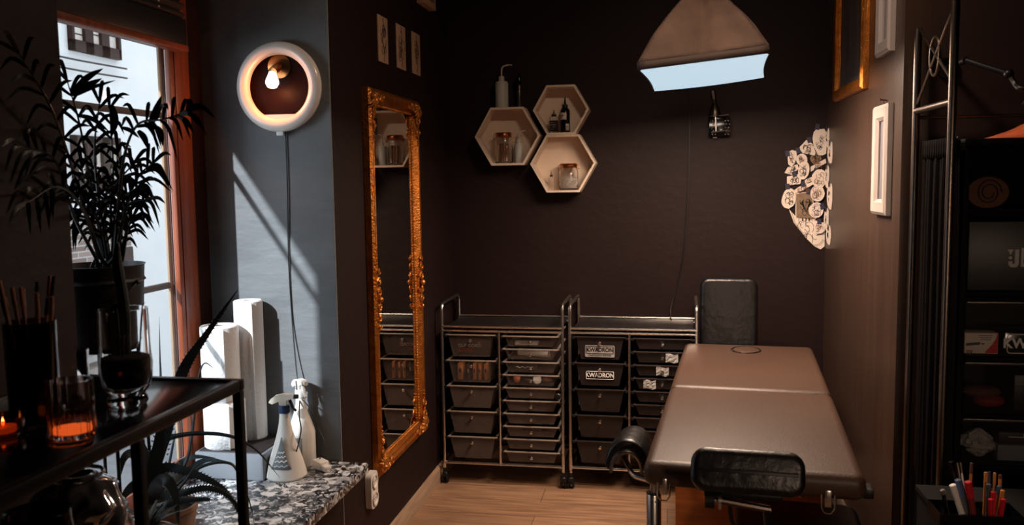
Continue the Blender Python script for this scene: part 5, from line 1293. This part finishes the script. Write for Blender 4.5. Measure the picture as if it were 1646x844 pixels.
# plastic drawers
def pdrawer(ytop, ybot, label):
    z1, z0 = zz(ytop), zz(ybot)
    t = thing('plastic_drawer', label, 'drawer', ((cx0+cx1)/2, CY+.15, z0), group='plastic drawers in the shelf unit')
    d = MB(); a0, a1, b0, b1 = cx0+.022, cx1-.022, cx0+.026, cx1-.026
    F = [(a0, CY+.004, z1), (a1, CY+.004, z1), (b1, CY+.010, z0+.001), (b0, CY+.010, z0+.001)]; B = [(x, CY+.30, z) for x, y, z in F]
    d._add(F+B, [(0, 1, 2, 3), (4, 7, 6, 5), (0, 3, 7, 4), (1, 5, 6, 2), (3, 2, 6, 7)])
    o = link(d, 'drawer_body', 'drawer_clear', t, True, shade=0); m_ = o.modifiers.new('wall', 'SOLIDIFY'); m_.thickness = .0016; m_.offset = 0
    link(MB().box2((cx0+.020, CY-.008, z1), (cx1-.020, CY+.008, z1+.010), .003), 'lip', 'drawer_lip_dark', t, True)
    return z0+.0025, z1

za, zb_ = pdrawer(489, 574, 'upper clear drawer of the black shelf unit holding a red and white box')
zc_, zd_ = pdrawer(587, 667, 'middle clear drawer of the black shelf unit with a dim red thing inside')
ze_, zf_ = pdrawer(678, 749, 'lower clear drawer of the black shelf unit with crumpled wrap inside')
r0, r1_ = at(1547, 532, Y=CY+.04), at(1604, 566, Y=CY+.04)
r0.x = max(r0.x, cx0+.032)
t = thing('printed_box', 'small white and red printed box in the upper clear drawer', 'box', ((r0.x+r1_.x)/2, CY+.09, za))
hb_ = r0.z-r1_.z
bo = link(MB().box2((r0.x, CY+.04, za), (r1_.x, CY+.14, za+hb_), .001), 'carton', 'cream_paper', t, True)
sw_ = MB(); wx_ = r1_.x-r0.x
arc = [(r1_.x-wx_*(.38-.34*math.sin(q)), za+hb_*(.10+.9*(q/(PI/2)))) for q in [PI/2*i/8 for i in range(9)]]
sw_.plate([(x, CY+.0395, z) for x, z in [(r1_.x-wx_*.38, za+.002)]+arc+[(r1_.x-.001, za+hb_-.001), (r1_.x-.001, za+.002)]], (0, -.0006, 0))
link(sw_, 'red_swoosh', 'red', bo, True)
pr = MB().plate([(r0.x+.004, CY+.0395, za+hb_*.36), (r0.x+wx_*.46, CY+.0395, za+hb_*.44), (r0.x+wx_*.46, CY+.0395, za+hb_*.56), (r0.x+.004, CY+.0395, za+hb_*.50)], (0, -.0006, 0))
for k in range(3): pr.box((r0.x+wx_*.62, CY+.0392, za+hb_*(.88-.10*k)), (wx_*(.40-.04*k), .0006, hb_*.03))
pr.box((r0.x+wx_*.54, CY+.0392, za+hb_*.48), (wx_*.10, .0006, hb_*.06))
link(pr, 'printed_pen', 'label_dark', bo, True)
text('325', hb_*.2, Matrix.Translation((r0.x+wx_*.14, CY+.0392, za+hb_*.1)) @ Matrix.Rotation(PI, 4, 'Y') @ FRONT, 'printed_digits', 'dim_red', bo, .0005, 1, world=True)
k0, k1 = at(1616, 530, Y=CY+.03), at(1646, 566, Y=CY+.03)
t = thing('brand_box', 'black box with white bordered lettering in the upper clear drawer', 'box', (k0.x+.09, CY+.09, za))
bo = link(MB().box2((k0.x, CY+.03, za), (k0.x+.21, CY+.15, za+(k0.z-k1.z)), .002), 'carton', 'black_gloss', t, True)
hk = k0.z-k1.z; cz0 = za+hk/2
link(MB().tube([(k0.x+.105+x, CY+.0295, cz0+z) for x, z in rrect(.195, hk*.86, .010)], .0016, 4, closed=True), 'label_border', 'white_print', bo, True)
text('KWADRON', hk*.60, Matrix.Translation((k0.x+.105, CY+.0294, cz0)) @ FRONT, 'label_name', 'white_print', bo, .0015, .98, world=True)
t = thing('red_pouch', 'dim red pouch lying in the middle clear drawer', 'pouch', (at(1590, 655, Y=CY+.08).x, CY+.09, zc_))
link(MB().ball((0, 0, .022), .05, 16, (1, .7, .42)), 'pouch_body', 'dim_red', t)
link(MB().ball((-.02, .01, .05), .055, 16, (1.1, .7, .35)), 'grey_flap', 'brown_cloth', t)
p = at(1620, 600, Y=CY+.07); t = thing('dark_case', 'dark case filling the right part of the middle clear drawer', 'case', (p.x+.125, CY+.10, zc_))
link(MB().box((0, 0, .062), (.24, .14, .12), .006), 'case_body', 'black_plastic', t)
link(MB().box((0, -.0712, .085), (.236, .002, .003)), 'lid_line', 'dark_box', t)
p = at(1562, 700, Y=CY+.09); p.x = cx0+.10; mb = MB(); rnd = random.Random(2)
mb.grid(lambda u, v: Vector((p.x+.050*math.sin(PI*(.05+.9*v))*math.cos(2*PI*u)*(1+.5*noise.noise(Vector((math.cos(6.28*u)*3.5, math.sin(6.28*u)*3.5, v*7)))), p.y+.05*math.sin(PI*(.05+.9*v))*math.sin(2*PI*u)*(1+.5*noise.noise(Vector((math.cos(6.28*u)*3.5, math.sin(6.28*u)*3.5, v*7+3)))), ze_+.001+.092*v)), 28, 14)
solo(mb, 'crumpled_wrap', 'clear_wrap', 'crumpled clear plastic wrap in the lower clear drawer', 'wrap', origin=(p.x, p.y, ze_))
p = at(1598, 700, Y=CY+.05)
t = thing('grey_case', 'grey case with a dark lid in the lower clear drawer', 'case', (p.x+.12, CY+.11, ze_))
link(MB().box((0, 0, .027), (.22, .13, .053), .006), 'case_body', 'grey_box', t); link(MB().box((0, .004, .074), (.21, .12, .04), .005), 'lid', 'dark_box', t)
link(MB().box((-.05, -.0565, .078), (.05, .001, .003)).box((-.03, -.0565, .082), (.004, .001, .010)), 'lid_mark', 'grey_print', t)

# lamp boom over the shelf unit
b0_, b1_, b2_ = at(1553, 97, Y=3.10), at(1622, 119, Y=3.02), at(1648, 142, Y=2.95)
lm = thing('lamp_boom', 'thin dark lamp boom reaching over the shelf unit at upper right', 'lamp arm', (b0_.x, 3.308, b0_.z))
link(MB().cyl((b0_.x, 3.308, b0_.z), (b0_.x, 3.10, b0_.z), .011, seg=12).lathe([(0, 0), (.035, 0), (.035, .01), (0, .012)], 20, (b0_.x, 3.309, b0_.z), rx(PI/2)), 'wall_mount', 'dark_metal', lm, True)
link(MB().tube([b0_, b1_], .009, 10), 'boom', 'dark_metal', lm, True)
link(MB().ball(b1_, .016, 12), 'joint', 'dark_metal', lm, True)
link(MB().tube(smooth_path([b1_, at(1632, 135, Y=3.0), at(1640, 142, Y=2.97), at(1665, 144, Y=2.95)], 5), .008, 8), 'lower_arm', 'dark_metal', lm, True)
hd_ = at(1690, 150, Y=2.95)
link(MB().lathe([(.02, .05), (.035, .045), (.08, -.03), (.077, -.03), (.032, .04), (0, .042)], 28, hd_), 'lamp_shade', 'dark_metal', lm, True)

# ------------------------------------------------------------------ markers in a black organiser at the lower right
MY = 2.42
zd = .68
sd = thing('side_cabinet', 'low black cabinet in front of the shelf unit, under the pens', 'cabinet', (1.0, 2.44, 0))
link(MB().box2((.735, 2.30, .06), (1.35, 2.70, zd-.021), .003), 'body', 'shelf_black', sd, True)
link(MB().box2((.73, 2.292, zd-.02), (1.355, 2.705, zd), .003), 'top_board', 'shelf_black', sd, True)
link(MB().box2((.745, 2.31, .001), (1.34, 2.69, .0595)), 'plinth', 'black_plastic', sd, True)
o0, o1 = at(1512, 790, Y=MY-.05), at(1650, 790, Y=MY-.05)
zo = zd+.0008
or_ = thing('pen_organiser', 'black two compartment pen holder on the low cabinet', 'pen holder', ((o0.x+o1.x)/2, MY, zo))
def opencup(x0, x1, y0, y1, h):
    m_ = MB(); t_ = .003
    m_.box2((x0, y0, zo), (x1, y1, zo+t_)); m_.box2((x0, y0, zo+t_), (x0+t_, y1, zo+h)); m_.box2((x1-t_, y0, zo+t_), (x1, y1, zo+h)); m_.box2((x0+t_, y0, zo+t_), (x1-t_, y0+t_, zo+h)); m_.box2((x0+t_, y1-t_, zo+t_), (x1-t_, y1, zo+h)); return m_
xm_ = at(1582, 790, Y=MY-.05).x
ph = .035
link(opencup(o0.x, xm_, MY-.05, MY+.06, ph), 'left_compartment', 'black_gloss', or_, True)
link(opencup(xm_+.001, o1.x, MY-.05, MY+.06, ph), 'right_compartment', 'black_gloss', or_, True)
PEN = [  # top px, bottom px, radius, depth offset, body, cap, cap fraction, label
 ((1529, 741), (1553, 840), .0085, .03, 'black_plastic', 'black_gloss', .35, 'black marker with white lettering, leftmost tall pen in the holder'),
 ((1531, 779), (1553, 848), .0085, -.03, 'white_plastic', 'white_plastic', .3, 'thick white marker at the left of the pen holder'),
 ((1540, 771), (1562, 848), .0085, -.012, 'label_dark', 'blue_cap', .45, 'marker with a ribbed blue cap beside the white marker'),
 ((1556, 774), (1582, 850), .0085, -.032, 'dim_red', 'red', .42, 'marker with a large red cap leaning right in the pen holder'),
 ((1539, 744), (1547, 800), .0024, .035, 'chrome_rough', 'chrome_rough', .2, 'slim silver pen, left of two silver ones at the back'),
 ((1544, 743), (1551, 800), .0026, .045, 'white_plastic', 'gun_metal', .2, 'slim pale tipped pen, right of two silver ones at the back'),
 ((1562, 744), (1558, 810), .0040, .02, 'ochre', 'brown_cloth', .2, 'brown pencil standing behind the red capped marker'),
 ((1515, 787), (1527, 848), .006, -.02, 'black_gloss', 'chrome_rough', .15, 'short black pen with a metal clip at the left corner of the holder'),
 ((1553, 790), (1568, 848), .005, .0, 'label_grey', 'label_grey', .2, 'grey pencil between the blue and red capped markers'),
 ((1585, 759), (1582, 830), .0048, .03, 'ochre', 'ochre', .1, 'ochre pencil, leftmost in the right compartment'),
 ((1591, 758), (1589, 830), .0042, .045, 'blue_cap', 'blue_plastic', .3, 'blue pencil behind the leftmost ochre pencil'),
 ((1599, 760), (1597, 830), .0038, .02, 'ochre', 'ochre', .1, 'thin ochre pencil in the middle of the right compartment'),
 ((1608, 763), (1605, 830), .0048, .03, 'ochre', 'brown_cloth', .1, 'ochre pencil, rightmost of the back row'),
 ((1589, 778), (1588, 840), .0065, .0, 'label_dark', 'label_dark', .3, 'dark grey marker in front of the blue pencil'),
 ((1606, 781), (1601, 842), .0055, .0, 'brush_wood', 'blue_cap', .25, 'pen with a steel blue cap in the right compartment'),
 ((1597, 790), (1595, 846), .0062, -.018, 'red', 'red', .3, 'red marker in the middle of the right compartment'),
 ((1592, 802), (1593, 848), .0062, -.034, 'red', 'red', .3, 'short red marker at the front left of the right compartment'),
 ((1613, 802), (1606, 850), .0062, -.03, 'red', 'red', .3, 'short red marker at the front right of the right compartment'),
 ((1612, 788), (1602, 846), .0055, -.016, 'ochre', 'ochre', .2, 'thick ochre crayon leaning left over the red markers')]
for i, (tp_, bt_, r, dy, body, cap, cf, lab) in enumerate(PEN):
    a = at(*tp_, Y=MY+dy); b = at(*bt_, Y=MY+dy*.6)
    d = (b-a).normalized(); 
    L_ = (a.z-(zo+.005+r))/max(.2, -d.z); b = a+d*min(L_, .21)
    lo, hi = (o0.x+.004+r, xm_-.004-r) if i < 9 else (xm_+.005+r, o1.x-.004-r)
    b.x = max(lo, min(hi, b.x))
    t = thing('marker' if r > .005 else 'pencil', lab, 'pen', b, group='pens in the black holder')
    k = a.lerp(b, cf)
    bd = link(MB().tube([k, b], r*.92, 14), 'barrel', body, t, True)
    cp_ = MB().tube([a+(k-a).normalized()*.0015, k], r, 14).tube([a, a+(k-a).normalized()*.002], [r*.7, r], 14)
    if cap in ('red', 'blue_cap') and r > .007:
        for q in range(10):
            e1, e2 = frame_of((k-a)); an = 2*PI*q/10; of = (e1*math.cos(an)+e2*math.sin(an))*r
            cp_.tube([a+of, k+of], .0009, 4)
    link(cp_, 'cap', cap, t, True)
    if i == 0:
        ax = (b-a).normalized(); e = Vector((ax.z, 0, -ax.x)).normalized()
        zax = Vector((0, -1, 0)); xa = -ax; ya_ = zax.cross(xa).normalized(); zax = xa.cross(ya_)
        mm = Matrix((xa, ya_, zax)).transposed().to_4x4(); mm.translation = k+Vector((0, -r*1.02, 0))+ax*.004
        text('KER', .0095, mm, 'printed_word', 'white_print', bd, .0002, 1.1, align='CENTER', world=True)
